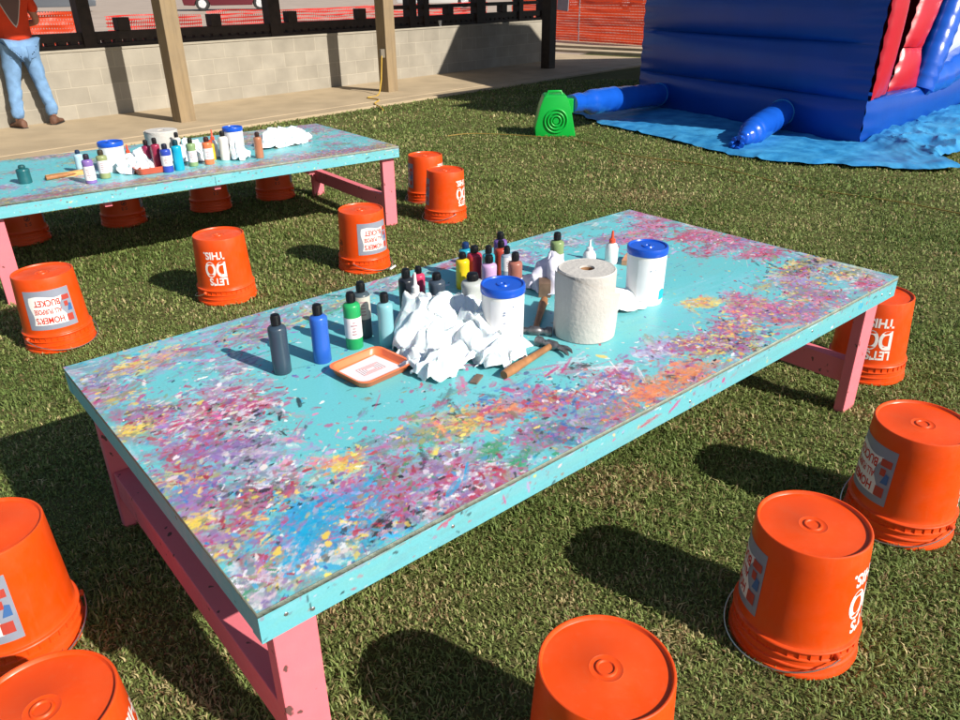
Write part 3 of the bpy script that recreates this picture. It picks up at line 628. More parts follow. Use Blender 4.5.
bottle(.566, .770, (44, 96, 190), 'bright blue paint bottle beside the dark slate one on the near table', group=G1, h=.173)
bottle(.683, .789, (40, 160, 92), 'green paint bottle with white label behind the orange tray', group=G1, lab=(.26, .72), seed=2)
bottle(.745, .835, (70, 84, 92), 'dark grey paint bottle with pale label just behind the green one', group=G1, h=.175, lab=(.45, .95), labcol=(190, 186, 176), seed=3)
bottle(.760, .735, (124, 178, 188), 'pale blue paint bottle close to the left crumpled paper towels', group=G1, h=.166, r=.024)
bottle(.925, .862, (40, 44, 52), 'dark capped bottle poking out at the back top of the crumpled towels', group=G1, h=.165, r=.026)
bottle(1.016, .924, (196, 60, 96), 'pink red paint bottle behind the towel heap, partly hidden', group=G1, h=.135, r=.022)
bottle(1.024, .837, (62, 74, 88), 'charcoal paint bottle with white label behind the towel heap', group=G1, h=.135, r=.028, lab=(.1, .62), seed=4)
bottle(1.221, .950, (222, 190, 30), 'yellow paint bottle with black cap among the back cluster', group=G1, h=.13, r=.025)
bottle(1.278, .955, (178, 46, 70), 'crimson paint bottle right of the yellow one', group=G1, h=.140, r=.028)
bottle(1.300, 1.030, (40, 150, 176), 'cyan paint bottle with dark blue cap at the back of the cluster', group=G1, h=.13, r=.025, cap=(20, 50, 100))
bottle(1.283, .885, (44, 160, 180), 'teal paint bottle squeezed behind the lavender one', group=G1, h=.156, r=.023)
bottle(1.220, .810, (196, 162, 206), 'lavender paint bottle behind the left blue lidded tub', group=G1, h=.156, r=.027)
bottle(1.285, .754, (158, 100, 88), 'brown paint bottle with pale label right of the lavender one', group=G1, h=.164, r=.025, lab=(.1, .6), seed=5)
bottle(1.335, .850, (150, 160, 178), 'grey blue paint bottle between the brown and the purple ones', group=G1, h=.151, r=.021, lab=(.55, .95), seed=6)
bottle(1.375, .925, (170, 66, 52), 'rust red paint bottle in front of the purple one', group=G1, h=.145, r=.024)
bottle(1.430, .990, (116, 84, 156), 'purple paint bottle farthest back in the near table cluster', group=G1, h=.150, r=.026)
bottle(1.554, .826, (126, 148, 98), 'olive green paint bottle with pink label left of the towel roll top', group=G1, h=.160, r=.026, lab=(.12, .66), labcol=(220, 200, 212), seed=8)
# clear squat bottle
cb = bottle(1.101, .752, (178, 184, 182), 'squat translucent grey bottle beside the left tub', group=G1, h=.138, r=.038, lab=(.15, .5), labcol=(206, 208, 208), seed=9)
# glue bottle with orange tip
def glue(x, y, lab, z=HT, h=.115, tip=(216, 74, 44)):
    root = empty('glue_bottle', (x, y, z)); tag(root, lab, 'glue bottle', 'glue bottles on the tables')
    mb = MB(); mb.lathe([(0, 0), (.022, 0), (.024, .004), (.024, h*.48), (.018, h*.60), (.010, h*.64), (.010, h*.66)], 24); mb.build('bottle_body', M['white_plastic'], root, smooth=40)
    mb = MB(); mb.lathe([(.012, h*.64), (.012, h*.74), (.006, h*.78), (.0035, h), (0, h)], 18); mb.build('nozzle', mat('tip_%d' % tip[1], srgb(*tip), .4), root, smooth=40)
glue(1.80, .78, 'white glue bottle with orange pointed tip between the roll and the right tub', h=.125)
glue(1.70, .80, 'white glue bottle with clear white tip behind the towel roll', h=.105, tip=(225, 225, 228))
glue(.915, .80, 'white pointed glue bottle sticking out of the left towel heap', h=.17, tip=(215, 215, 215))
glue(1.505, 3.745, 'glue bottle with red orange tip at the back of the far table', h=.17)
glue(1.02, 3.83, 'short glue bottle with orange tip beside the far table left tub', h=.13)
def tub(x, y, r, h, lab, band=None, rz=0):
    root = empty('wipes_tub', (x, y, HT), rz); tag(root, lab, 'tub', 'white tubs with blue lids')
    mb = MB(); mb.lathe([(0, 0), (r*.90, 0), (r*.92, .004), (r*.92, .012), (r*.90, .014), (r*.955, h-.022), (r*.955, h-.018), (r*.8, h-.018)], 48)
    mb.build('tub_body', M['white_plastic'], root, smooth=40)
    mb = MB(); mb.lathe([(r*.985, h-.024), (r, h-.022), (r, h-.005), (r*.97, h), (r*.90, h), (r*.87, h-.004), (r*.3, h-.0045), (r*.27, h-.001), (r*.12, h-.001), (r*.10, h-.0035), (0, h-.0035)], 48)
    mb.build('lid', M['blue_lid'], root, smooth=30)
    def strip(z0, z1, a0, a1, off, m_, nm, par, wavy=0):
        mb = MB(); vs = []; n = 20
        for k, zz in enumerate((z0, z1)):
            for i in range(n+1):
                a = a0+(a1-a0)*i/n; z_ = zz+(wavy*math.sin(i*.5) if k else 0); rr = r*(.905+.05*z_/h)+off; vs.append((rr*math.cos(a), rr*math.sin(a), z_))
        mb.add(vs, [(i, i+1, n+2+i, n+1+i) for i in range(n)]); return mb.build(nm, m_, par, smooth=60)
    l = strip(h*.10, h*.82, -2.9, .6, .0008, mat('tub_label', srgb(226, 228, 232), .4, .02, 30), 'label', root)
    if band: strip(h*.10, h*.26, -1.6, -.3, .0016, mat('cyan_print', srgb(20, 170, 190), .4), 'print_band', l, .006)
    mb = MB(); rnd = random.Random(int(x*100)); rl = r*.955+.0012
    for k in range(5):
        zc = h*rnd.uniform(.4, .75); a0 = rnd.uniform(-2.6, -1.0); wd = rnd.uniform(.03, .09); vs = []
        for zz in (zc, zc+h*.02):
            for i in range(3): a = a0+wd*i/2; vs.append((rl*math.cos(a), rl*math.sin(a), zz))
        mb.add(vs, [(i, i+1, 4+i, 3+i) for i in range(2)])
    mb.build('print_marks', mat('print_blue', srgb(120, 140, 175), .5), l)
tub(1.018, .517, .064, .190, 'white tub with blue lid left of the paper towel roll, towels heaped against it')
tub(1.595, .463, .066, .190, 'white tub with blue lid and cyan band right of the paper towel roll', band=1)
tub(.925, 3.80, .070, .165, 'white tub with blue lid at the left of the far table clutter')
tub(1.635, 3.73, .062, .175, 'white tub with blue lid at the right of the far table clutter, towels against it')
def towel_roll(x, y, r, h, lab):
    root = empty('paper_towel_roll', (x, y, HT)); tag(root, lab, 'paper roll', 'paper towel rolls')
    mb = MB(); prof = [(.021, .002), (r-.004, 0), (r, .004), (r, h-.004), (r-.004, h)]
    k = 0
    rr = r-.006
    while rr > .026:
        prof.append((rr, h-.0005-.0012*(k % 2))); rr -= .0045; k += 1
    prof += [(.022, h-.001), (.021, h-.004), (.021, .002)]
    mb.lathe(prof, 72)
    # slight out-of-round and loose outer sheet
    mb.v = [(vx*(1+.012*math.sin(3*math.atan2(vy, vx)+1)+.006*math.sin(7*math.atan2(vy, vx)+vz*14)), vy*(1+.012*math.sin(3*math.atan2(vy, vx)+1)+.006*math.sin(7*math.atan2(vy, vx)+vz*14)), vz) for vx, vy, vz in mb.v]
    mb.build('paper', M['kraft'], root, smooth=40)
    mb = MB(); mb.lathe([(.0205, .003), (.0205, h-.006), (.0188, h-.006), (.0188, .003), (.0205, .003)], 32); mb.build('core', M['card'], root, smooth=40)
    mb = MB(); vs = []; n = 16
    for j in range(9):
        for i in range(n+1):
            t = i/n; a = -4.1+3.2*t; lift = .0025+.010*max(0, t-.75)*4*max(0, .8-j/8)**1; zz = h*.97*(1-(j/8)*(1-.0)) ; cut = (h*.02)+ (.95*h)*max(0, t-.30)**1.25
            z_ = .002+(h-.004-cut*.55)*(1-j/8); rr = r*1.045+lift+.0012*math.sin(9*t+j*.9); vs.append((rr*math.cos(a), rr*math.sin(a), z_))
    mb.add(vs, [(j*(n+1)+i, j*(n+1)+i+1, (j+1)*(n+1)+i+1, (j+1)*(n+1)+i) for j in range(8) for i in range(n)])
    mb.build('loose_sheet', M['kraft'], root, smooth=50)
towel_roll(1.258, .418, .086, .205, 'beige grey roll of paper towels standing between the two tubs on the near table')
towel_roll(1.285, 3.99, .095, .165, 'pale roll of paper towels standing at the back of the far table clutter')

def tray(x, y, sx, sy, h, rz, lab, col=(228, 118, 72), paper=True):
    root = empty('plastic_tray', (x, y, HT+.001), rz); tag(root, lab, 'tray', 'orange paint trays')
    def ring(ax, ay, z, rc=.028, n=6):
        pts = []
        for cx, cy, a0 in ((ax-rc, ay-rc, 0), (-ax+rc, ay-rc, PI/2), (-ax+rc, -ay+rc, PI), (ax-rc, -ay+rc, 3*PI/2)):
            for k in range(n+1): a = a0+PI/2*k/n; pts.append((cx+rc*math.cos(a), cy+rc*math.sin(a), z))
        return pts
    rings = [ring(sx*.86, sy*.84, 0), ring(sx*.9, sy*.88, .002), ring(sx*.97, sy*.96, h-.003), ring(sx, sy, h-.001), ring(sx, sy, h+.001), ring(sx*.93, sy*.91, h), ring(sx*.86, sy*.84, .006), ring(sx*.84, sy*.82, .0045)]
    mb = MB(); n = len(rings[0]); vs = [p for r_ in rings for p in r_]; fs = [tuple(range(n))[::-1], tuple((len(rings)-1)*n+i for i in range(n))]
    for k in range(len(rings)-1):
        for i in range(n): fs.append((k*n+i, k*n+(i+1) % n, (k+1)*n+(i+1) % n, (k+1)*n+i))
    mb.add(vs, fs); mb.build('tray_body', mat('tray_%d' % col[0], srgb(*col), .35, .05, 20), root, smooth=50)
    if paper:
        mb = MB(); mb.box((-sx*.80, -sy*.68, .0055), (sx*.72, sy*.70, .007), Matrix.Rotation(.05, 4, 'Z')); pp = mb.build('paper_sheet', mat('tray_paper', srgb(224, 220, 224), .8), root)
        mb = MB()
        vs, fs, (w_, h_) = text_verts('STAR', .022, .0002); mb.add([(v.x-w_*.5+.012, v.y-.012, .0078) for v in vs], fs) if False else None
        for k in range(4):
            s_ = .034-.007*k
            mb.tube([(-s_-.004, -s_*.6, .0075), (s_, -s_*.62, .0075), (s_+.002, s_*.6, .0075), (-s_, s_*.65, .0075)], .0007, 4, closed=True)
        mb.build('drawing', mat('red_marker', srgb(206, 96, 100), .6), pp)
tray(.632, .625, .090, .082, .022, R_(6), 'orange plastic tray holding a white sheet with a red drawing')
tray(1.055, 3.60, .085, .06, .035, R_(-3), 'salmon orange plastic tray at the front of the far table', col=(224, 98, 72), paper=False)

GP = 'crumpled white paper towels'
def heap(x, y, sx, sy, hf, seed, rz, lab, mat_=None, amp=.02, n=46, z=HT+.0015, name='crumpled_towel'):
    o = crumple(name, sx, sy, hf, seed, mat_ or M['paper'], amp=amp, n=n); o.location = (x, y, z); o.rotation_euler = (0, 0, rz)
    tag(o, lab, 'paper towel', GP); return o
def g2(u, v, cu, cv, s_, a): return a*math.exp(-((u-cu)**2+(v-cv)**2)/(s_*s_))
heap(.850, .655, .115, .185, lambda u, v: .105*max(0, min(1, (v+.75)*1.1))*max(0, 1-abs(u)**3)*(1-max(0, v-.55)*1.2)+.01, 3, R_(-38), 'tall white crumpled paper towel heaped over bottles beside the orange tray', amp=.036, n=80)
heap(.935, .545, .150, .105, lambda u, v: g2(u, v, .3, .1, .8, .085)+.015, 8, R_(8), 'white crumpled paper towel spread in front of the left blue lidded tub', amp=.040, n=72)
heap(.770, .505, .075, .060, lambda u, v: g2(u, v, 0, 0, .8, .045)+.006, 14, R_(20), 'small white crumpled towel at the right corner of the orange tray', amp=.030, n=44)
heap(.950, .440, .095, .060, lambda u, v: g2(u, v, 0, .2, .8, .055)+.008, 52, R_(-12), 'low white crumpled towel at the foot of the left blue lidded tub', amp=.034, n=50)
heap(1.01, .690, .12, .085, lambda u, v: g2(u, v, 0, 0, .7, .085)+.01, 12, R_(15), 'white crumpled paper towel behind the left blue lidded tub', amp=.034)
heap(1.475, .76, .12, .10, lambda u, v: g2(u, v, -.1, 0, .6, .10)+.01, 21, R_(30), 'greyish white crumpled towel between the left tub and the towel roll', amp=.032, mat_=mat('damp_towel', srgb(205, 205, 222), .5, .05, 20))
heap(1.47, .515, .15, .085, lambda u, v: g2(u, v, -.1, 0, .8, .05)+.008, 27, R_(-20), 'flattened white paper towel at the foot of the right blue lidded tub', amp=.024)
heap(1.030, 3.70, .12, .09, lambda u, v: g2(u, v, .1, .1, .6, .09)+.01, 31, 0, 'white crumpled towel beside the left tub on the far table', amp=.05, n=40)
heap(1.39, 3.78, .16, .10, lambda u, v: g2(u, v, 0, 0, .6, .10)+.01, 37, 0, 'white crumpled towel behind the bottle row on the far table', amp=.05, n=40)
heap(2.03, 3.86, .22, .12, lambda u, v: g2(u, v, -.4, .1, .5, .085)+g2(u, v, .4, 0, .5, .07)+.006, 41, R_(20), 'large white crumpled towel at the right of the far table', amp=.055, n=60)
heap(1.60, 3.615, .055, .075, lambda u, v: g2(u, v, 0, .2, .7, .11)+.01, 45, R_(8), 'white crumpled towel leaning on the far table right tub', amp=.045, n=36)
# hammers
def hammer(x, y, z, rz, L, lab, dark=False):
    root = empty('hammer', (x, y, z), rz); tag(root, lab, 'hammer', 'hammers on the tables')
    mb = MB(); mb.tube([(0, 0, .013), (L*.15, 0, .014), (L*.45, 0, .012), (L*.8, 0, .011), (L, 0, .011)], [.012, .0145, .011, .0095, .0095], 10); mb.build('handle', M['hammer_wood'], root, smooth=50)
    mb = MB(); T = Matrix.Translation((L-.01, 0, .012)) @ Matrix.Rotation(PI/2, 4, 'X')
    mb.lathe([(0, -.052), (.014, -.052), (.0155, -.049), (.0155, -.036), (.010, -.030), (.010, -.018), (.014, -.014), (.014, .014), (.009, .02), (.008, .03)], 16, T, cap1=True)
    for sg in (1, -1):
        mb.tube([(L-.01+sg*.004, -.028, .012), (L-.01+sg*.008, -.045, .012), (L-.01+sg*.010-.008, -.062, .012), (L-.01+sg*.010-.020, -.074, .012)], [.007, .0065, .005, .0025], 6)
    mb.build('claw_head', M['hammer_head'], root, smooth=45)
hammer(.872, .350, HT, math.atan2(.055, .255), .245, 'claw hammer with wooden handle lying in front of the towel roll')
hammer(1.33, .66, HT, math.atan2(-.16, -.20), .26, 'second hammer lying with its head near the left tub, half hidden by towels')
hammer(.55, 3.79, HT, R_(12), .24, 'wooden hammer lying beside the dark teal jar on the far table')
# paint brush strips and small scraps
def scrap(x, y, sx, sy, rz, col, lab, z=HT, h=.004):
    mb = MB(); mb.box((-sx, -sy, 0), (sx, sy, h)); o = mb.build('wood_scrap', mat('scrap_%d_%d' % col[:2], srgb(*col), .7, .2, 30), bevel=.001, loc=(x, y, z)); o.rotation_euler = (0, 0, rz)
    tag(o, lab, 'wood scrap', 'small wood scraps on the tables')
scrap(1.115, .700, .040, .018, .3, (176, 140, 106), 'light brown wood block between the charcoal and the clear bottles', h=.018)
scrap(1.39, .72, .035, .02, .8, (110, 88, 72), 'dark brown wood block behind the left tub near the shiny towel', h=.05)
scrap(.66, 3.83, .10, .02, .1, (205, 160, 96), 'pale wooden block by the hammer on the far table', h=.022)
scrap(1.86, .74, .045, .022, .5, (196, 142, 110), 'tan wood block between the glue tip and the right tub', h=.02)
scrap(.815, .395, .025, .010, .5, (112, 92, 80), 'dark wood sliver beside the hammer handle end', h=.006)
# far-table bottles
for a in [(.452, 3.81, (30, 92, 98), .098, .036, (30, 80, 84), 'dark teal jar alone at the left of the far table', None),
          (.724, 3.555, (130, 104, 172), .156, .030, (40, 34, 50), 'lavender bottle with pale label, front left of the far table', (.15, .75)),
          (.763, 3.893, (170, 205, 222), .126, .026, (30, 50, 80), 'pale blue bottle behind the lavender one on the far table', None),
          (.819, 3.63, (142, 152, 106), .155, .030, (60, 54, 40), 'light olive bottle with pale label left of the far table tub', (.25, .8)),
          (1.089, 3.70, (140, 40, 78), .166, .026, (24, 16, 20), 'maroon bottle, left of the two on the far table', None),
          (1.115, 3.62, (150, 44, 74), .185, .026, (24, 16, 20), 'maroon bottle, right of the two on the far table, taller', None),
          (1.140, 3.542, (48, 72, 170), .159, .031, (28, 30, 50), 'royal blue bottle with grey label in the far table row', (.3, .75)),
          (1.208, 3.551, (20, 160, 196), .171, .030, (14, 60, 74), 'cyan bottle in the far table row', None),
          (1.320, 3.84, (210, 206, 196), .165, .024, (18, 18, 20), 'cream bottle with black cap near the far table roll', None),
          (1.311, 3.60, (128, 156, 110), .163, .028, (30, 40, 28), 'sage green bottle with pale label in the far table row', (.2, .7)),
          (1.404, 3.588, (226, 118, 76), .159, .030, (60, 30, 26), 'orange bottle with pale label in the far table row', (.25, .75)),
          (1.525, 3.634, (226, 224, 216), .174, .029, (20, 20, 22), 'white bottle with black cap right of the orange one on the far table', None),
          (1.47, 3.70, (220, 176, 50), .12, .024, (190, 70, 40), 'yellow bottle half hidden behind the far table orange one', None),
          (1.707, 3.544, (166, 112, 84), .157, .027, (50, 30, 26), 'tan brown bottle at the right end of the far table row', None)]:
    x, y, c, h, r, cap, lab, lb = a; bottle(x, y, c, lab, h=h, r=r, cap=cap, lab=lb, group=G2, seed=int(x*50))
# small white stick on the grass by the bucket
mb = MB(); mb.tube([(0, 0, .03), (.05, .02, .034)], .006, 8); o = mb.build('chalk_stick', M['white_plastic'], loc=(1.93, 2.50, 0)); tag(o, 'small white stick lying in the grass beside the labelled bucket', 'stick')

# ================================================================= PAVILION
pav = empty('pavilion', P0, PANG); tag(pav, 'open timber pavilion with dark stained rear posts and a pitched roof over the slab', 'pavilion')
def post(u, n, wd, dp, z0, z1, m_, nm='post', rot=0):
    mb = MB(); mb.box((-wd/2, -dp/2, z0), (wd/2, dp/2, z1)); o = mb.build(nm, m_, pav, bevel=.006, loc=(u, n, 0)); o.rotation_euler = (0, 0, rot); return o
ZR = 2.62
for u, n_ in ((.14, -1.26), (3.66, -1.14), (7.98, -1.00), (-3.4, -1.3)): post(u, n_, .20, .20, .03, ZR+.1, M['darkwood'] if u > 7 else M['grain'])  # last post takes the dark timber colour to stand in for shade on it
for u, wd in ((-3.1, .15), (-.235, .16), (2.535, .20), (5.385, .17), (5.72, .13), (7.19, .26), (8.41, .14), (9.28, .34)): post(u, .10, wd, .17, .842, ZR+.5, M['darkwood'], 'rear_post')
mb = MB(); mb.box((-5, -1.34, ZR+.1), (9.8, -1.1, ZR+.32)); mb.build('front_beam', M['wood_post'], pav)
mb = MB(); a = (-5.4, 9.7)
prof = [(-2.62, ZR), (-2.62, ZR+.06), (1.2, ZR+1.15), (5.4, ZR), (5.4, ZR-.06), (1.2, ZR+1.07)]
prof = [(-2.62, ZR), (-.5, ZR+.62), (1.6, ZR), (1.6, ZR+.08), (-.5, ZR+.72), (-2.62, ZR+.08)]
mb.add([(u, y, z) for u in a for y, z in prof], [(0, 1, 7, 6), (1, 2, 8, 7), (2, 3, 9, 8), (3, 4, 10, 9), (4, 5, 11, 10), (5, 0, 6, 11), (0, 1, 4, 5), (1, 2, 3, 4), (6, 7, 10, 11), (7, 8, 9, 10)])
mb.build('roof', mat('roof_metal', srgb(110, 104, 98), .5, .05, 3), pav)
mb = MB(); mb.box((-.05, -.05, .53), (.03, .0, .65)); o = mb.build('outlet_box', mat('outlet_grey', srgb(120, 112, 100), .5), pav, bevel=.004, loc=(3.53, -1.16, 0))
# block wall
def block_mat():
    m = bpy.data.materials.new('concrete_block'); m.use_nodes = True; t = m.node_tree; b = t.nodes['Principled BSDF']
    tc = t.nodes.new('ShaderNodeTexCoord'); sp = t.nodes.new('ShaderNodeSeparateXYZ'); cb_ = t.nodes.new('ShaderNodeCombineXYZ')
    t.links.new(tc.outputs['Object'], sp.inputs[0]); t.links.new(sp.outputs[0], cb_.inputs[0]); t.links.new(sp.outputs[2], cb_.inputs[1])
    br = t.nodes.new('ShaderNodeTexBrick'); br.inputs['Scale'].default_value = 1; br.inputs['Brick Width'].default_value = .40; br.inputs['Row Height'].default_value = .2025; br.inputs['Mortar Size'].default_value = .007; br.inputs['Mortar Smooth'].default_value = .3
    br.inputs['Color1'].default_value = (*srgb(156, 150, 138), 1); br.inputs['Color2'].default_value = (*srgb(147, 141, 129), 1); br.inputs['Mortar'].default_value = (*srgb(166, 159, 145), 1)
    t.links.new(cb_.outputs[0], br.inputs['Vector'])
    n = t.nodes.new('ShaderNodeTexNoise'); n.inputs['Scale'].default_value = 3; n.inputs['Detail'].default_value = 8; t.links.new(tc.outputs['Object'], n.inputs['Vector'])
    mr = t.nodes.new('ShaderNodeMapRange'); mr.inputs['From Min'].default_value = .3; mr.inputs['From Max'].default_value = .7; mr.inputs['To Min'].default_value = .86; mr.inputs['To Max'].default_value = 1.12; t.links.new(n.outputs[0], mr.inputs[0])
    vm = t.nodes.new('ShaderNodeVectorMath'); vm.operation = 'SCALE'; t.links.new(br.outputs['Color'], vm.inputs[0]); t.links.new(mr.outputs[0], vm.inputs['Scale']); t.links.new(vm.outputs[0], b.inputs['Base Color'])
    n2 = t.nodes.new('ShaderNodeTexNoise'); n2.inputs['Scale'].default_value = 50; n2.inputs['Detail'].default_value = 8; t.links.new(tc.outputs['Object'], n2.inputs['Vector'])
    ad = t.nodes.new('ShaderNodeMath'); ad.operation = 'MULTIPLY_ADD'; ad.inputs[1].default_value = .3; t.links.new(n2.outputs[0], ad.inputs[0])
    iv = t.nodes.new('ShaderNodeMath'); iv.operation = 'MULTIPLY'; iv.inputs[1].default_value = -.5; t.links.new(br.outputs['Fac'], iv.inputs[0]); t.links.new(iv.outputs[0], ad.inputs[2])
    bp = t.nodes.new('ShaderNodeBump'); bp.inputs['Strength'].default_value = .5; bp.inputs['Distance'].default_value = .01; t.links.new(ad.outputs[0], bp.inputs['Height']); t.links.new(bp.outputs[0], b.inputs['Normal'])
    setin(b, 'Roughness', .9); setin(b, 'Specular IOR Level', .2); return m
wl = empty('block_wall', P0, PANG); tag(wl, 'low tan concrete block wall along the back of the slab', 'wall')
mb = MB(); mb.box((-5, 0, -.05), (9.45, .2, .81)); mb.build('blockwork', block_mat(), wl)
mb = MB(); mb.box((-5, -.012, .811), (9.45, .215, .84)); mb.build('cap_course', mat('wall_cap', srgb(156, 149, 135), .85, .08, 5, .2, 50), wl, bevel=.004)
# railing
rl = empty('wooden_railing', P0+Vector((0, 0, .842)), PANG); tag(rl, 'dark stained timber railing with stub posts on top of the block wall', 'railing')
mb = MB(); mb.box((-5, .03, 0.0), (9.1, .17, .045)); mb.build('bottom_rail', M['darkwood'], rl, bevel=.003)
mb = MB(); mb.box((-5, .05, .080), (9.1, .15, .180)); mb.build('top_rail', M['darkwood'], rl, bevel=.003)
for k in range(99):
    u = -4.9+k*.14
    mb = MB(); mb.box((-.0475, .055, .046), (.0475, .145, .079))
    if k == 0: bal0 = mb.build('baluster', M['darkwood'], rl, loc=(u, 0, 0))
    else:
        c = bal0.copy(); COL.objects.link(c); c.parent = rl; c.location = (u, 0, 0)
for u in (-1.2, .24, 1.56, 2.86, 4.24, 6.35, 7.9):
    mb = MB(); mb.box((u-.08, .03, .181), (u+.08, .17, .335)); mb.build('stub_post', M['darkwood'], rl, bevel=.006)
mb = MB(); mb.box((5.0, .04, .30), (9.0, .16, .36)); mb.build('upper_rail', M['darkwood'], rl)
# cup on the wall
mb = MB(); mb.lathe([(0, 0), (.026, 0), (.036, .095), (.034, .095), (.025, .004)], 20); o = mb.build('paper_cup', M['white_plastic'], loc=PV(6.06, -.0, .842)+PN*.0); tag(o, 'small white cup standing on the block wall', 'cup')
for v in (o,): v.location = PV(6.06, .012+.02, .8415)
# extension cord from outlet
def cord(name, pts, r, m_, lab, sub=6):
    P = [Vector(p) for p in pts]; out = []
    for i in range(len(P)-1):
        p0 = P[max(i-1, 0)]; p1 = P[i]; p2 = P[i+1]; p3 = P[min(i+2, len(P)-1)]
        for k in range(sub):
            t = k/sub; out.append(.5*((2*p1)+(-p0+p2)*t+(2*p0-5*p1+4*p2-p3)*t*t+(-p0+3*p1-3*p2+p3)*t**3))
    out.append(P[-1]); mb = MB(); mb.tube(out, r, 6); o = mb.build(name, m_, smooth=60); tag(o, lab, 'cord', 'yellow extension cords')
q = PV(3.49, -1.21, .56)
cord('extension_cord', [q, q+Vector((-.04, -.02, -.25)), PV(3.36, -1.3, .2), PV(3.2, -1.4, .045), PV(2.9, -1.5, .042), PV(2.85, -1.8, .042), PV(2.55, -2.05, .042), PV(2.5, -2.2, .02), PV(2.3, -2.5, .02)], .009, M['cord'], 'yellow cord hanging from the outlet on the second timber post')
cord('extension_cord', [(4.9, 5.75, .012), (5.2, 5.6, .02), (5.60, 4.90, .018), (5.66, 4.3, .022), (5.5, 3.75, .014), (5.62, 2.9, .02), (5.5, 2.0, .014), (5.58, 1.2, .018), (5.6, .6, .014), (5.9, -.5, .014)], .0045, mat('dull_cord', srgb(150, 124, 56), .7), 'thin dull yellow cord lying in the grass past the green blower')

# ================================================================= INFLATABLE
def puffy(mb, A, B, C, D, nrm, nu, nv, bulge, seg=10, puck=.012, seed=0):
    """quad A-B (bottom) D-C (top) with nu x nv cushions bulging along nrm"""
    A, B, C, D, nrm = map(Vector, (A, B, C, D, nrm)); nrm = nrm.normalized(); W_ = nu*seg; H_ = nv*seg; vs = []
    for j in range(H_+1):
        v = j/H_
        for i in range(W_+1):
            u = i/W_; p = (A.lerp(B, u)).lerp(D.lerp(C, u), v)
            su = abs(math.sin(PI*u*nu))**.42; sv = abs(math.sin(PI*v*nv))**.42
            b_ = bulge*min(su, 1)*sv
            edge = (1-su)*sv + (1-sv)*su
            L_ = (B-A).length*u; Hh = (D-A).length*v
            wr = puck*edge*(math.sin(Hh*42+3*snoise((Hh*5, L_*3, seed))) * (1-su) + math.sin(L_*38+3*snoise((L_*5, Hh, seed+3)))*(1-sv))
            vs.append(p+nrm*(b_+wr+.008*snoise((L_*2.2, Hh*2.2, seed+9))))
    mb.add(vs, [(j*(W_+1)+i, j*(W_+1)+i+1, (j+1)*(W_+1)+i+1, (j+1)*(W_+1)+i) for j in range(H_) for i in range(W_)])
INF = empty('inflatable_slide', (7.46, 2.43, 0)); tag(INF, 'large blue and red inflatable bounce slide standing on a blue tarp', 'inflatable')
IO = Vector((7.46, 2.43, 0))
def W(x, y, z): return Vector((x, y, z))-IO
Cn = Vector((7.46, 2.43, 0)); Lf = Vector((8.30, 5.87, 0)); RF = Vector((11.6, 2.86, 0)); Rr = Vector((13.2, 5.9, 0)); Lr = Vector((12.9, 5.87, 0))
nL = Vector((-(Lf-Cn).y, (Lf-Cn).x, 0)).normalized(); nF = Vector(((RF-Cn).y, -(RF-Cn).x, 0)).normalized(); nB = Vector((0, 1, 0))
if nL.x > 0: nL = -nL
def z3(p, z): return p+Vector((0, 0, z))-IO
BZ = .44
mb = MB()                                                              # base tubes
puffy(mb, z3(Lf, .0), z3(Cn, .0), z3(Cn, BZ), z3(Lf, BZ), nL, 1, 1, .07, 26, .006, 1)
puffy(mb, z3(Cn, .0), z3(Cn.lerp(RF, 1), .06), z3(Cn.lerp(RF, 1), BZ+.0), z3(Cn, BZ), nF, 1, 1, .10, 30, .008, 2)
puffy(mb, z3(Lr, .0), z3(Lf, .0), z3(Lf, BZ), z3(Lr, BZ), nB, 1, 1, .10, 24, .006, 3)
# top deck of base in front opening
mb.add([z3(Cn, BZ), z3(RF, BZ), z3(RF+Vector((.3, 1.6, 0)), BZ-.02), z3(Cn+Vector((.4, 1.6, 0)), BZ-.02)], [(0, 1, 2, 3)])
mb.build('base_tube', M['navy'], INF, smooth=50)
mb = MB(); WT = 1.45; nb = 2                                           # banded side wall
Cw = Cn; Lw = Lf
puffy(mb, z3(Lw, BZ), z3(Cw, BZ), z3(Cw+Vector((.04, 0, 0)), WT), z3(Lw, WT), nL, 1, nb, .085, 22, .010, 5)
puffy(mb, z3(Lr, BZ), z3(Lf, BZ), z3(Lf+Vector((.15, 0, 0)), WT), z3(Lr, WT), nB, 3, nb, .08, 10, .010, 6)
puffy(mb, z3(Rr, 0), z3(Lr, 0), z3(Lr, WT), z3(Rr, WT), Vector((0, 1, 0)), 1, 2, .05, 8, .01, 7)
mb.build('side_wall', M['navy'], INF, smooth=50)
# upper tapered tower (beyond the frame), casting the sloped shadow
mb = MB(); y0, y1 = 2.75, 5.87
P_ = [(8.42, WT), (10.58, 4.44), (12.7, 4.5), (17.5, WT)]
for k in range(3):
    (xa, za), (xb, zb) = P_[k], P_[k+1]; d = Vector((xb-xa, 0, zb-za)); nr = Vector((-d.z, 0, d.x))
    if nr.z < 0: nr = -nr
    off = -.55 if k == 0 else 0
    puffy(mb, W(xa, y1, za), W(xa+(-.80 if k == 0 else 0), y0, za), W(xb, y0, zb), W(xb, y1, zb), nr, 1, 4, .06, 8, .008, 20+k)
mb.add([W(x, y1, z) for x, z in P_], [(0, 1, 2, 3)]); mb.add([W(P_[0][0], y0+1.2, WT)]+[W(x, y0+1.2, z) for x, z in P_[1:]], [(0, 1, 2, 3)])
mb.build('upper_tower', M['navy'], INF, smooth=50)
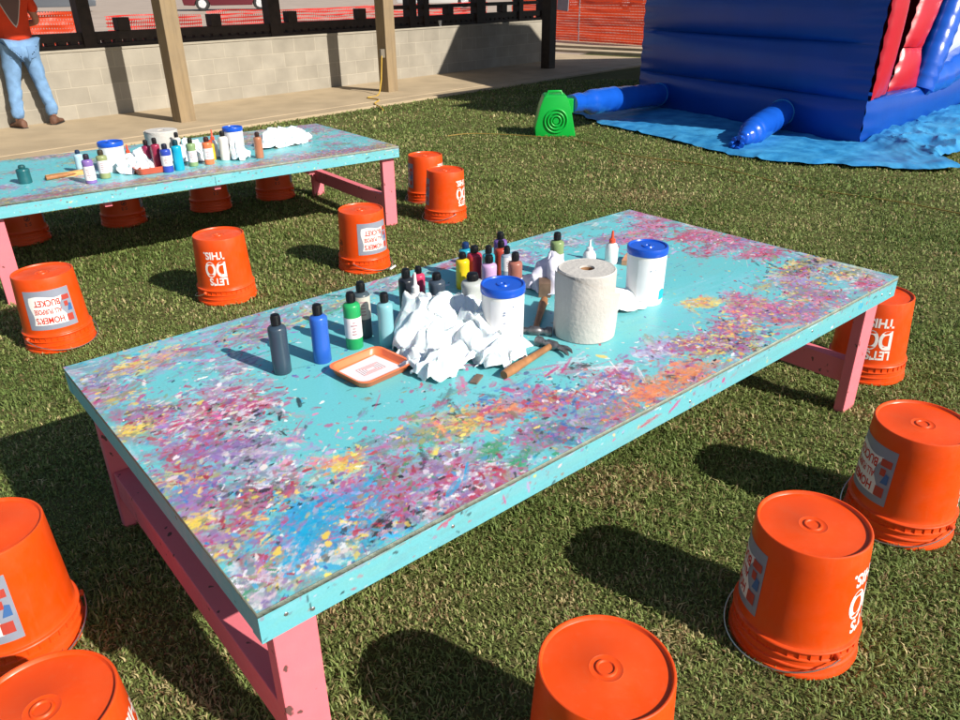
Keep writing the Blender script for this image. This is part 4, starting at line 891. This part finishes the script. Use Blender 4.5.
# red columns and recess at the entrance
uF = (RF-Cn).normalized()
def FP(t, z, dep=0): return Cn+uF*t-nF*dep+Vector((0, 0, z))-IO
mb = MB(); ZC = 3.25                                              # tall corner turret, top out of frame
puffy(mb, FP(.03, BZ+.005, -.02), FP(.44, BZ+.03, -.02), FP(.56, ZC, -.02), FP(.14, ZC, -.02), nF, 1, 2, .06, 30, .008, 31)
puffy(mb, FP(.44, BZ+.03, -.02), FP(.46, BZ+.03, .45), FP(.62, ZC, .45), FP(.56, ZC, -.02), uF, 1, 2, .05, 18, .008, 32)
puffy(mb, FP(.05, WT-.05, .5), FP(.03, WT-.05, -.02), FP(.14, ZC, -.02), FP(.14, ZC, .5), -uF, 1, 2, .04, 12, .008, 38)
puffy(mb, FP(.46, WT-.05, .5), FP(.05, WT-.05, .5), FP(.14, ZC, .5), FP(.60, ZC, .5), -nF, 1, 2, .04, 12, .008, 39)
mb.add([FP(.14, ZC, -.02), FP(.56, ZC, -.02), FP(.62, ZC, .5), FP(.14, ZC, .5)], [(0, 1, 2, 3)])
mb.build('red_column', M['redv'], INF, smooth=50)
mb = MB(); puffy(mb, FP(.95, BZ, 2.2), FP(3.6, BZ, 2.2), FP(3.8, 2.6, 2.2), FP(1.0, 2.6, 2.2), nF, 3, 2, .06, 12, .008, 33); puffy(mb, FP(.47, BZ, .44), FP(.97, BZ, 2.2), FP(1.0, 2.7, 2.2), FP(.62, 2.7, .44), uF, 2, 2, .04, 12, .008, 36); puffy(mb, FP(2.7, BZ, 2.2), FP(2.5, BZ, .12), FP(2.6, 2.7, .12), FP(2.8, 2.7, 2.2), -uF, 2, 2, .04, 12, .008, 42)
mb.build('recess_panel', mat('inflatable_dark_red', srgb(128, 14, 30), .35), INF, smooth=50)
mb = MB(); puffy(mb, FP(.5, 1.75, -.02), FP(3.4, 1.75, -.02), FP(3.4, 2.7, -.02), FP(.5, 2.7, -.02), nF, 2, 1, .06, 16, .008, 40); mb.add([FP(.5, 2.7, -.02), FP(3.4, 2.7, -.02), FP(3.4, 2.7, 2.2), FP(.5, 2.7, 2.2)], [(0, 1, 2, 3)]); mb.build('added_shade_arch', M['redv'], INF, smooth=50)  # unseen arch, added above the frame to throw the recess into shade
mb = MB()
puffy(mb, FP(1.08, .86, .10), FP(1.44, .84, .02), FP(1.98, 1.6, .02), FP(1.42, 1.6, .10), nF, 1, 1, .05, 16, .010, 34)
puffy(mb, FP(.86, BZ, .10), FP(1.47, BZ-.01, .0), FP(1.44, .84, .02), FP(1.08, .85, .10), nF, 1, 1, .05, 16, .010, 35)
mb.build('red_cushion', M['redv'], INF, smooth=50)
mb = MB(); pts = [FP(1.62, .40, .02), FP(1.72, .70, .0), FP(1.92, 1.05, .0), FP(2.15, 1.45, .0), FP(2.35, 1.8, .0)]
pts2 = []
for i in range(len(pts)-1):
    for k in range(8): pts2.append(pts[i].lerp(pts[i+1], k/8))
mb.tube(pts2, [.16+.006*math.sin(i*2.2) for i in range(len(pts2))], 18); mb.build('blue_side_tube', M['tubeblue'], INF, smooth=60)
mb = MB(); pts = [FP(1.6, .46, .05), FP(2.3, .50, .0), FP(3.0, .62, -.02), FP(3.8, .80, -.05), FP(4.6, .9, -.05)]; pts2 = []
for i in range(len(pts)-1):
    for k in range(8): pts2.append(pts[i].lerp(pts[i+1], k/8))
mb.tube(pts2, [.17+.006*math.sin(i*1.9) for i in range(len(pts2))], 18); mb.build('blue_side_tube', M['tubeblue'], INF, smooth=60)
mb = MB(); puffy(mb, FP(2.0, .62, .06), FP(4.3, .85, .06), FP(4.4, 1.9, .06), FP(2.5, 1.55, .06), nF, 1, 1, .06, 16, .008, 37); mb.build('white_panel', M['silver'], INF, smooth=50)
# air tubes
def airtube(name, a, b, r, seed, knot_a=True, knot_b=False, neck=.30):
    a, b = Vector(a)-IO, Vector(b)-IO; d = b-a; n = 60; mb = MB(); pts = []; rr = []
    for i in range(n+1):
        t = i/n; x = t*d.length
        k = 1
        if knot_a and x < neck: k = (.30 if neck < .4 else .70)+(.70 if neck < .4 else .30)*(x/neck)**(.7 if neck < .4 else 6); k *= 1+(.16*snoise((x*30, seed, 3))+.06*math.sin(x*70))*(1-(x/neck)**3)
        if knot_b and d.length-x < .1: k = .75
        pts.append(a+d*t+Vector((0, 0, .010*snoise((x*3, seed, 0))))); rr.append(r*k)
    mb.tube(pts, rr, 28)
    vv = []
    for q in mb.v:
        p = Vector(q); s_ = snoise((p.x*11, p.y*11, p.z*11+seed))*.010; vv.append(p+Vector((s_, s_*.6, s_)))
    mb.v = vv; o = mb.build(name, M['tubeblue'], INF, smooth=70)
    mb = MB(); dn = d.normalized(); c = a+dn*(d.length-.12)
    u = dn.cross(Vector((0, 0, 1))).normalized(); v = dn.cross(u)
    mb.tube([c+(u*math.cos(2*PI*k/28)+v*math.sin(2*PI*k/28))*(r*1.0) for k in range(28)], .007, 6, closed=True); mb.build('strap', M['tarp'], o, smooth=60)
    return o
airtube('air_tube', (5.93, 4.90, .33), (8.12, 5.35, .20), .135, 1, neck=.42)
airtube('air_tube', (6.50, 3.13, .12), (7.68, 3.38, .24), .135, 2)
mb = MB(); rnd = random.Random(4)                                       # knotted loose end of the second tube
for k in range(7):
    a = k*.9; mb.tube([Vector((6.52, 3.14, .11))-IO, Vector((6.44+.02*math.cos(a), 3.12+.03*math.sin(a), .11+.03*math.cos(a)))-IO, Vector((6.36+.03*math.cos(a), 3.10+.06*math.sin(a), .09+.05*math.cos(a)))-IO], [.03, .018, .026], 7)
mb.build('tied_end', M['tubeblue'], INF, smooth=60)
# tarp
def tarp():
    outer = [(7.2, 6.3), (6.95, 5.7), (6.62, 5.0), (6.50, 4.4), (6.38, 3.8), (6.22, 3.3), (6.15, 2.9), (6.22, 2.5), (6.45, 2.1), (6.65, 1.75), (6.80, 1.48), (7.02, 1.33), (7.30, 1.62), (7.7, 1.60), (8.1, 1.68), (9.6, 1.7), (10.8, 1.8), (12.4, 1.9)]
    inner = [(8.5, 6.2), (8.30, 5.87), (8.16, 5.3), (8.05, 4.8), (7.93, 4.3), (7.81, 3.8), (7.7, 3.4), (7.6, 3.0), (7.5, 2.6), (7.5, 2.45), (7.6, 2.44), (7.7, 2.45), (7.85, 2.46), (8.2, 2.5), (8.9, 2.56), (9.8, 2.66), (10.8, 2.78), (12.4, 2.9)]
    N = 300; MM = 44; vs = []
    def ev(L, t):
        f = t*(len(L)-1); i = min(int(f), len(L)-2); k = f-i; k = k*k*(3-2*k)*.3+k*.7; return Vector((L[i][0]*(1-k)+L[i+1][0]*k, L[i][1]*(1-k)+L[i+1][1]*k, 0))
    for i in range(N+1):
        t = i/N; a, b = ev(outer, t), ev(inner, t)
        a = a+Vector((snoise((t*40, 1, 0)), snoise((t*40, 5, 0)), 0))*.07
        for j in range(MM+1):
            s_ = j/MM; p = a.lerp(b+(b-a)*.12, s_)
            front = max(0, min(1, (t-.55)/.12)); amp = .026+.075*front
            q = 0
            for f, am in ((1.6, 1), (3.3, .6), (7, .35), (14, .16)):
                q += am*(1-abs(snoise((p.x*f+3, p.y*f, 2+f)))*2.2)
            z = .016+max(0, amp*(q*.55)+.01)*(1 if s_ < .85 else .4)
            edge = max(0, 1-s_/.07); z = z*(1-edge*.6)+.012+edge*.022*max(0, snoise((t*60, 9, 1)))
            vs.append((p.x, p.y, z))
    mb = MB(); mb.add(vs, [(i*(MM+1)+j, (i+1)*(MM+1)+j, (i+1)*(MM+1)+j+1, i*(MM+1)+j+1) for i in range(N) for j in range(MM)])
    o = mb.build('blue_tarp', M['tarp'], smooth=35); tag(o, 'wrinkled light blue tarp spread under the inflatable slide', 'tarp')
tarp()
# blower
bl = empty('air_blower', (5.82, 5.02, 0), R_(-40)); tag(bl, 'green plastic air blower feeding the inflatable through a blue tube', 'blower')
def blower():
    poly = [(-.215, 0), (.215, 0), (.215, .03), (.165, .27), (.120, .40), (.10, .43), (-.115, .43), (-.135, .415), (-.17, .32), (-.20, .20), (-.222, .10)]
    mb = MB(); mb.prism(poly, -.13, .15); mb.build('housing', M['green'], bl, smooth=30, bevel=.012)
    for rr, dy in ((.120, -.134), (.085, -.140), (.052, -.140)):
        mb = MB(); mb.tube([(0.0+rr*math.cos(2*PI*k/40), dy, .17+rr*math.sin(2*PI*k/40)) for k in range(40)], .011, 8, closed=True); mb.build('intake_ring', M['green'], bl, smooth=60)
    mb = MB(); T = Matrix.Translation((0, -.131, .17)) @ Matrix.Rotation(PI/2, 4, 'X'); mb.lathe([(0, .012), (.03, .012), (.035, .004), (.035, 0)], 24, T); mb.build('hub', M['green'], bl, smooth=40)
    mb = MB(); mb.tube([(-.09, 0, .425), (-.08, 0, .458), (.06, 0, .458), (.07, 0, .425)], .012, 8); mb.build('carry_handle', M['green'], bl, smooth=60)
    mb = MB(); mb.box((.12, -.07, .24), (.19, .09, .39)); mb.build('outlet', M['green'], bl, bevel=.012)
blower()

# ================================================================= BEYOND THE WALL
def net_mat(name, col, openf, cell=.045, ns=0):
    m = bpy.data.materials.new(name); m.use_nodes = True; t = m.node_tree; b = t.nodes['Principled BSDF']; setin(b, 'Base Color', (*srgb(*col), 1)); setin(b, 'Roughness', .45)
    uv = t.nodes.new('ShaderNodeUVMap'); sp = t.nodes.new('ShaderNodeSeparateXYZ'); t.links.new(uv.outputs[0], sp.inputs[0])
    mp = t.nodes.new('ShaderNodeMapping'); mp.inputs['Scale'].default_value = (1.1, 7, 1); t.links.new(uv.outputs[0], mp.inputs[0])
    nz = t.nodes.new('ShaderNodeTexNoise'); nz.inputs['Scale'].default_value = 1.6; nz.inputs['Detail'].default_value = 5; t.links.new(mp.outputs[0], nz.inputs['Vector'])
    thr = t.nodes.new('ShaderNodeMapRange'); thr.inputs['From Min'].default_value = .32; thr.inputs['From Max'].default_value = .68; thr.inputs['To Min'].default_value = openf-ns; thr.inputs['To Max'].default_value = min(.93, openf+ns); t.links.new(nz.outputs[0], thr.inputs[0])
    ms = []
    for ax, k in ((0, 1/cell), (1, 1/(cell*1.4))):
        mu = t.nodes.new('ShaderNodeMath'); mu.operation = 'MULTIPLY'; mu.inputs[1].default_value = k; t.links.new(sp.outputs[ax], mu.inputs[0])
        fr = t.nodes.new('ShaderNodeMath'); fr.operation = 'FRACT'; t.links.new(mu.outputs[0], fr.inputs[0])
        lt = t.nodes.new('ShaderNodeMath'); lt.operation = 'LESS_THAN'; t.links.new(thr.outputs[0], lt.inputs[1]); t.links.new(fr.outputs[0], lt.inputs[0]); ms.append(lt)
    an = t.nodes.new('ShaderNodeMath'); an.operation = 'MULTIPLY'; t.links.new(ms[0].outputs[0], an.inputs[0]); t.links.new(ms[1].outputs[0], an.inputs[1])
    tr = t.nodes.new('ShaderNodeBsdfTransparent'); mi = t.nodes.new('ShaderNodeMixShader'); t.links.new(an.outputs[0], mi.inputs[0]); tl = t.nodes.new('ShaderNodeBsdfTranslucent'); tl.inputs[0].default_value = (*srgb(*col), 1); m0 = t.nodes.new('ShaderNodeMixShader'); m0.inputs[0].default_value = .45; t.links.new(b.outputs[0], m0.inputs[1]); t.links.new(tl.outputs[0], m0.inputs[2]); t.links.new(m0.outputs[0], mi.inputs[1]); t.links.new(tr.outputs[0], mi.inputs[2])
    t.links.new(mi.outputs[0], t.nodes['Material Output'].inputs['Surface']); return m
def net_fence(pts, h, m_, lab, seed, hf=None, posts=(), amp=1):
    root = empty('safety_fence', pts[0]); tag(root, lab, 'safety netting', 'orange safety net fences')
    P = [Vector(p) for p in pts]; seg = [(P[i+1]-P[i]).length for i in range(len(P)-1)]; tot = sum(seg); N = int(tot/.06); MM = 22; vs = []; uvs = []
    for i in range(N+1):
        s_ = tot*i/N; k = 0; r_ = s_
        while k < len(seg)-1 and r_ > seg[k]: r_ -= seg[k]; k += 1
        p = P[k].lerp(P[k+1], min(1, r_/seg[k])); d = (P[k+1]-P[k]).normalized(); nrm = Vector((-d.y, d.x, 0))
        hh = h*(1+.06*snoise((s_*.8, seed, 0))) if hf is None else hf(s_)*(1+.03*snoise((s_*.8, seed, 0)))
        for j in range(MM+1):
            v = j/MM; zz = hh*v
            off = amp*(.10*snoise((s_*.5, v*5+seed, 1))+.06*snoise((s_*1.1, v*14, seed+2))+.03*snoise((s_*2.5, v*26, seed)))
            q = p+nrm*off+Vector((0, 0, max(.01, zz+.03*snoise((s_*.9, v*4, seed+5))*v)))
            vs.append(q-P[0]); uvs.append((s_, zz))
    fs = [(i*(MM+1)+j, (i+1)*(MM+1)+j, (i+1)*(MM+1)+j+1, i*(MM+1)+j+1) for i in range(N) for j in range(MM)]
    me = bpy.data.meshes.new('netting'); me.from_pydata(vs, [], fs); me.materials.append(m_)
    ul = me.uv_layers.new(name='UVMap'); 
    for lp in me.loops: ul.data[lp.index].uv = uvs[lp.vertex_index]
    link('netting', me, root)
    for x, y in posts:
        mb = MB(); mb.tube([Vector((x, y, 0))-P[0], Vector((x, y, h+.15))-P[0]], .018, 8); mb.build('stake', M['white_plastic'], root, smooth=60)
    return root
NM1 = net_mat('orange_netting', (226, 60, 52), .66, ns=.30); NM2 = net_mat('dense_orange_netting', (226, 74, 34), .30, ns=.10)
net_fence([PV(4.2, 4.75, .02), PV(8.0, 4.65, .02), PV(13.0, 4.9, .02)], 1.08, NM1, 'reddish see-through safety netting behind the middle of the block wall', 3)
net_fence([PV(-4.5, 4.5, .02), PV(1.80, 4.6, .02)], 1.12, NM2, 'dense orange safety netting behind the left end of the block wall', 8)
net_fence([PV(2.1, 4.65, .02), PV(4.05, 4.7, .02)], 1.05, NM1, 'sagging torn stretch of pink red netting left of the first timber post', 12)
NB = [(16.6, 17.5, .12), (15.92, 14.9, .12), (15.60, 11.0, .12)]
net_fence(NB, 1.3, NM2, 'orange safety netting between the last post and the inflatable slide', 15, amp=.45, posts=[(15.83, 14.0)])
mb = MB(); 
for pa, pb, z0, z1, wd in (((13.9, 14.2), (14.65, 9.2), 0, .07, .5), ((14.45, 14.6), (15.25, 9.2), 0, .12, 2.2)):
    A_ = Vector((*pa, 0)); B_ = Vector((*pb, 0)); d = (B_-A_).normalized(); nr = Vector((-d.y, d.x, 0))
    if nr.x < 0: nr = -nr
    mb.add([A_+Vector((0, 0, z0)), B_+Vector((0, 0, z0)), B_+nr*wd+Vector((0, 0, z0)), A_+nr*wd+Vector((0, 0, z0)), A_+Vector((0, 0, z1)), B_+Vector((0, 0, z1)), B_+nr*wd+Vector((0, 0, z1)), A_+nr*wd+Vector((0, 0, z1))], [(0, 3, 2, 1), (4, 5, 6, 7), (0, 1, 5, 4), (1, 2, 6, 5), (2, 3, 7, 6), (3, 0, 4, 7)])
tag(mb.build('concrete_curb', M['curb']), kind='structure')
# grey notice on the net
sg = MB(); sg.box((-.22, -.01, -.14), (.22, .01, .14)); o = sg.build('notice_board', mat('notice_grey', srgb(128, 128, 136), .6, .1, 8), bevel=.003, loc=(15.55, 14.35, 1.02)); o.rotation_euler = (R_(3), R_(4), math.atan2(-(11.85-14.9), -(15.66-15.92))+PI); tag(o, 'grey rectangular notice board hung on the orange netting', 'sign')
NBD = math.atan2(11.85-14.9, 15.66-15.92); o.rotation_euler = (0, R_(4), NBD)

# cars
def car(loc, rz, col, lab, L=4.6, Wd=1.85, Hh=1.5, suv=False):
    root = empty('parked_car', loc, rz); tag(root, lab, 'car', 'cars parked beyond the netting')
    h1 = Hh*.58; x = L/2
    low = [(-x+.05, .28), (-x, .5), (-x+.05, h1*.88), (-x+.35, h1), (x-.9, h1*.98), (x-.15, h1*.78), (x, .55), (x-.05, .27)]
    wx = (-L*.30, L*.30); wr = .34
    pts = []
    # underside with wheel arches
    for c in (wx[1], wx[0]):
        for k in range(9):
            a = PI*k/8; pts.append((c+(wr+.06)*math.cos(a), .25+(wr+.04)*math.sin(a)))
    poly = low+pts
    mb = MB(); mb.prism(poly, -Wd/2, Wd/2); mb.build('car_body', mat('car_%d_%d_%d' % col, srgb(*col), .25, coat=.6), root, bevel=.03, smooth=40)
    if suv: cab = [(-x+.12, h1-.02), (-x+.3, Hh-.08), (-x+.6, Hh), (x-2.0, Hh), (x-1.1, h1-.03)]
    else: cab = [(-x+.5, h1-.02), (-x+1.2, Hh-.03), (x-2.1, Hh), (x-1.1, h1-.03)]
    mb = MB(); mb.prism(cab, -Wd/2+.12, Wd/2-.12); mb.build('cabin_glass', M['glass'], root, bevel=.04, smooth=40)
    mb = MB(); top = [(a_[0]*.985, a_[1]+.02) for a_ in cab if a_[1] > Hh*.85]; 
    mb.prism([(top[0][0], top[0][1]-.05)]+top+[(top[-1][0], top[-1][1]-.05)], -Wd/2+.13, Wd/2-.13); mb.build('roof', _m['car_%d_%d_%d' % col], root)
    for c in wx:
        for sg_ in (1, -1):
            T = Matrix.Translation((c, sg_*(Wd/2-.10), wr)) @ Matrix.Rotation(PI/2, 4, 'X')
            mb = MB(); mb.lathe([(.2, -.1), (wr-.02, -.1), (wr, -.07), (wr, .07), (wr-.02, .1), (.2, .1)], 28, T); wh = mb.build('wheel', M['tyre'], root, smooth=40)
            mb = MB(); mb.lathe([(0, -.10), (.06, -.10), (.07, -.085), (.2, -.095), (.225, -.09), (.225, .09), (.2, .095), (.07, .085), (.06, .10), (0, .10)], 24, T)
            for k in range(5):
                T2 = T @ Matrix.Rotation(2*PI*k/5, 4, 'Z'); mb.box((.05, -.03, -.104), (.21, .03, .104), T2)
            mb.build('rim', mat('alloy', (.75, .76, .78), .3, metal=.4), wh, smooth=40)
    for sg_ in (1, -1):
        mb = MB(); mb.box((x-.10, sg_*.62-.16, .56), (x+.004, sg_*.62+.16, .68)); mb.build('headlight', mat('lamp_clear', (.6, .6, .6), .1), root, bevel=.01)
        mb = MB(); mb.box((-x-.004, sg_*.68-.1, .62), (-x+.10, sg_*.68+.1, .80)); mb.build('tail_light', mat('lamp_red', (.35, .01, .01), .2), root, bevel=.01)
# (positions: rays of the wheels at about 50 m)
CARS = [((18.6, 42.1, .49), -24, (88, 18, 34), 'maroon car whose two silver wheels show above the netting behind the wall', True, 4.9),
        ((10.9, 47.7, .51), -13, (82, 88, 96), 'dark grey car at the far left beyond the orange netting', False, 4.5),
        ((28.9, 37.1, .42), -37, (190, 190, 188), 'silver car seen between the dark rear posts', True, 4.8),
        ((34.1, 29.5, .30), -48, (44, 46, 50), 'dark car parked above the orange netting near the inflatable', False, 4.6)]
for loc, rz, col, lab, suv, L in CARS: car(loc, R_(rz), col, lab, L=L, suv=suv, Hh=1.75 if suv else 1.45)

# ================================================================= PERSON
def skin_obj(name, J, E, m_, parent, sub=2, flat=None):
    """J: list of (x,y,z,rx,ry); E: edges"""
    me = bpy.data.meshes.new(name+'_sk'); me.from_pydata([j[:3] for j in J], E, []); o = bpy.data.objects.new(name+'_sk', me); COL.objects.link(o)
    md = o.modifiers.new('s', 'SKIN'); md.use_smooth_shade = True
    if not me.skin_vertices: me.attributes
    for i, j in enumerate(J):
        sv = me.skin_vertices[0].data[i]; sv.radius = (j[3], j[4]); sv.use_root = (i == 0)
    sb = o.modifiers.new('b', 'SUBSURF'); sb.levels = sub; sb.render_levels = sub
    dg = bpy.context.evaluated_depsgraph_get(); dg.update(); m2 = bpy.data.meshes.new_from_object(o.evaluated_get(dg)); bpy.data.objects.remove(o)
    m2.name = name; m2.materials.clear(); m2.materials.append(m_)
    for p in m2.polygons: p.use_smooth = True
    return link(name, m2, parent)
def ensure_skin_layer(): pass
def person():
    root = empty('person', (1.69, 9.64, .032), R_(6)); tag(root, 'person seen from behind in orange shirt and blue jeans, feet apart on the slab', 'person')
    hx, kx, fx = .095, .135, .185
    J = [(0, 0, .96, .155, .10), (0, 0, 1.15, .145, .095), (0, .0, 1.33, .165, .10), (0, .01, 1.46, .10, .075), (0, .02, 1.55, .055, .055), (0, .035, 1.66, .075, .09), (0, .03, 1.76, .055, .07),
         (hx, 0, .86, .095, .10), (kx, .02, .50, .062, .065), (fx, -.02, .12, .042, .045), (-hx, 0, .86, .095, .10), (-kx, .02, .50, .062, .065), (-fx, -.02, .12, .042, .045),
         (.19, 0, 1.41, .06, .055), (.27, -.01, 1.14, .042, .042), (.14, .20, 1.10, .033, .033), (.03, .24, 1.14, .026, .022), (-.19, 0, 1.41, .06, .055), (-.27, -.01, 1.14, .042, .042), (-.14, .20, 1.16, .033, .033), (-.03, .25, 1.19, .026, .022),
         (fx+.02, .06, .05, .036, .03), (-fx-.01, .06, .05, .036, .03)]
    E = [(0, 1), (1, 2), (2, 3), (3, 4), (4, 5), (5, 6), (0, 7), (7, 8), (8, 9), (0, 10), (10, 11), (11, 12), (2, 13), (13, 14), (14, 15), (15, 16), (2, 17), (17, 18), (18, 19), (19, 20), (9, 21), (12, 22)]
    # fingers
    for hxs, hz, sg_, hi in ((.03, 1.14, -1, 16), (-.03, 1.19, 1, 20)):
        for k in range(4):
            b = len(J); zz = hz+.022-.014*k; l = (.036, .040, .038, .030)[k]
            J += [(hxs+sg_*.035, .245, zz, .0085, .0085), (hxs+sg_*(.035+l*.6), .240, zz-.004, .0078, .0078), (hxs+sg_*(.035+l), .222, zz-.008, .007, .007)]
            E += [(hi, b), (b, b+1), (b+1, b+2)]
        b = len(J); J += [(hxs+sg_*.012, .235, hz+.035, .010, .010), (hxs+sg_*.038, .228, hz+.050, .008, .008)]; E += [(hi, b), (b, b+1)]
    body = skin_obj('body', J, E, M['skin'], root)
    # jeans
    Jj = [(0, -.005, .93, .186, .130), (hx+.004, -.012, .85, .113, .122), (kx+.008, .012, .50, .078, .082), (fx+.006, -.012, .20, .068, .072), (fx+.008, -.008, .085, .070, .076), (-hx-.004, -.012, .85, .113, .122), (-kx-.008, .012, .50, .078, .082), (-fx-.006, -.012, .20, .068, .072), (-fx-.008, -.008, .085, .070, .076)]
    jn = skin_obj('jeans', Jj, [(0, 1), (1, 2), (2, 3), (3, 4), (0, 5), (5, 6), (6, 7), (7, 8)], M['denim'], root)
    for v in jn.data.vertices:
        f = snoise((v.co.x*9, v.co.y*9, v.co.z*14))*.012+snoise((v.co.x*20, v.co.y*20, v.co.z*42))*.007*(1.6 if v.co.z < .35 else 1); nrm = v.normal; v.co += nrm*f
    Js = [(0, 0, .865, .190, .132), (0, 0, 1.02, .196, .134), (0, 0, 1.17, .186, .126), (0, .0, 1.34, .198, .126), (0, .01, 1.47, .115, .085), (.205, 0, 1.41, .082, .074), (.265, -.01, 1.22, .072, .066), (-.205, 0, 1.41, .082, .074), (-.265, -.01, 1.22, .072, .066)]
    sh = skin_obj('shirt', Js, [(0, 1), (1, 2), (2, 3), (3, 4), (3, 5), (5, 6), (3, 7), (7, 8)], M['shirt'], root)
    for v in sh.data.vertices: v.co += v.normal*(snoise((v.co.x*8, v.co.y*8, v.co.z*10))*.010)
    zs = [v.co.z for v in sh.data.vertices]; z0 = min(zs)
    for v in sh.data.vertices:
        if v.co.z < 1.15: v.co.z = 1.15-(1.15-v.co.z)*(1.15-.925)/(1.15-z0)
    z1 = max(v.co.z for v in jn.data.vertices)
    for v in jn.data.vertices:
        if v.co.z > .86: v.co.z = .86+(v.co.z-.86)*(.985-.86)/(z1-.86)
    for v in body.data.vertices:                                        # keep the trunk inside the clothes
        if .80 < v.co.z < 1.12 and abs(v.co.x) < .2: v.co.x *= .85; v.co.y *= .8
    # grey V-shaped print with white outline on the back, hugging the cloth
    from mathutils.bvhtree import BVHTree
    bm = bmesh.new(); bm.from_mesh(sh.data); tree = BVHTree.FromBMesh(bm); bm.free()
    bm = bmesh.new(); bm.from_mesh(jn.data); jtree = BVHTree.FromBMesh(bm); bm.free()
    for sg_ in (1, -1):
        mb = MB(); vs = []; n = 6
        for j in range(n+1):
            for i in range(n+1):
                x_ = sg_*.085-.055+.11*i/n; z = .775+.12*j/n; hit = jtree.ray_cast(Vector((x_, -1, z)), Vector((0, 1, 0))); vs.append((x_, (hit[0].y if hit[0] else -.1)-.007, z-(.018*(1-abs(i/n-.5)*2) if j == 0 else 0)))
        mb.add(vs, [(j*(n+1)+i, j*(n+1)+i+1, (j+1)*(n+1)+i+1, (j+1)*(n+1)+i) for j in range(n) for i in range(n)]); mb.build('back_pocket', mat('denim_pocket', srgb(100, 136, 178), .85), jn, smooth=60)
    def patch(nm, hw, ztip, ztop, off, m_):
        mb = MB(); vs = []; n = 12
        for j in range(n+1):
            v = j/n; z = ztip+(ztop-ztip)*v; h_ = hw*min(1, v*1.15)**.75
            for i in range(n+1):
                x_ = -h_+2*h_*i/n; hit = tree.ray_cast(Vector((x_, -1, z)), Vector((0, 1, 0)))
                y_ = hit[0].y if hit[0] else -.12; vs.append((x_, y_-off, z))
        mb.add(vs, [(j*(n+1)+i, j*(n+1)+i+1, (j+1)*(n+1)+i+1, (j+1)*(n+1)+i) for j in range(n) for i in range(n)]); mb.build(nm, m_, sh, smooth=60)
    patch('print_outline', .125, 1.085, 1.44, .003, mat('shirt_white', srgb(200, 190, 180), .8)); patch('back_print', .112, 1.105, 1.43, .006, mat('shirt_grey', srgb(112, 84, 78), .8))
    for sg_, tx in ((1, .05), (-1, -.02)):
        f0 = Vector((sg_*fx, -.05, 0)); T = Matrix.Translation((sg_*(fx+.008), -.02, 0)) @ Matrix.Rotation(-sg_*R_(38 if sg_ > 0 else 12), 4, 'Z')
        mb = MB(); secs = []; 
        for yy, ww, hh in ((-.085, .030, .075), (-.07, .042, .10), (-.02, .047, .115), (.04, .046, .085), (.10, .050, .062), (.16, .048, .052), (.195, .034, .040), (.205, .015, .028)):
            secs.append([(ww*math.cos(2*PI*k/16), yy, max(.004, hh/2+hh/2*math.sin(2*PI*k/16))) for k in range(16)])
        vs = [T @ Vector(p) for s__ in secs for p in s__]; mb.add(vs, [(a*16+k, a*16+(k+1) % 16, (a+1)*16+(k+1) % 16, (a+1)*16+k) for a in range(7) for k in range(16)]+[tuple(range(16))[::-1], tuple(7*16+k for k in range(16))])
        bt = mb.build('boot', M['boot'], root, smooth=60)
        mb = MB(); mb.add([T @ Vector((x_*1.08, y_, z_)) for z_ in (0, .012) for x_, y_ in ((-.03, -.088), (.03, -.088), (.046, -.02), (.050, .12), (.036, .198), (-.036, .198), (-.050, .12), (-.046, -.02))], [tuple(range(8))[::-1], tuple(range(8, 16))]+[(i, (i+1) % 8, 8+(i+1) % 8, 8+i) for i in range(8)]); mb.build('sole', M['tyre'], bt)
    mb = MB(); T = Matrix.Translation((0, .022, 1.71))                 # hair cap and face features (above the frame)
    mb.lathe([(.078, -.06), (.087, -.02), (.088, .03), (.075, .07), (.045, .092), (0, .10)], 24, T @ Matrix.Scale(1.12, 4, (0, 1, 0))); mb.build('hair', M['hair'], root, smooth=60)
person()
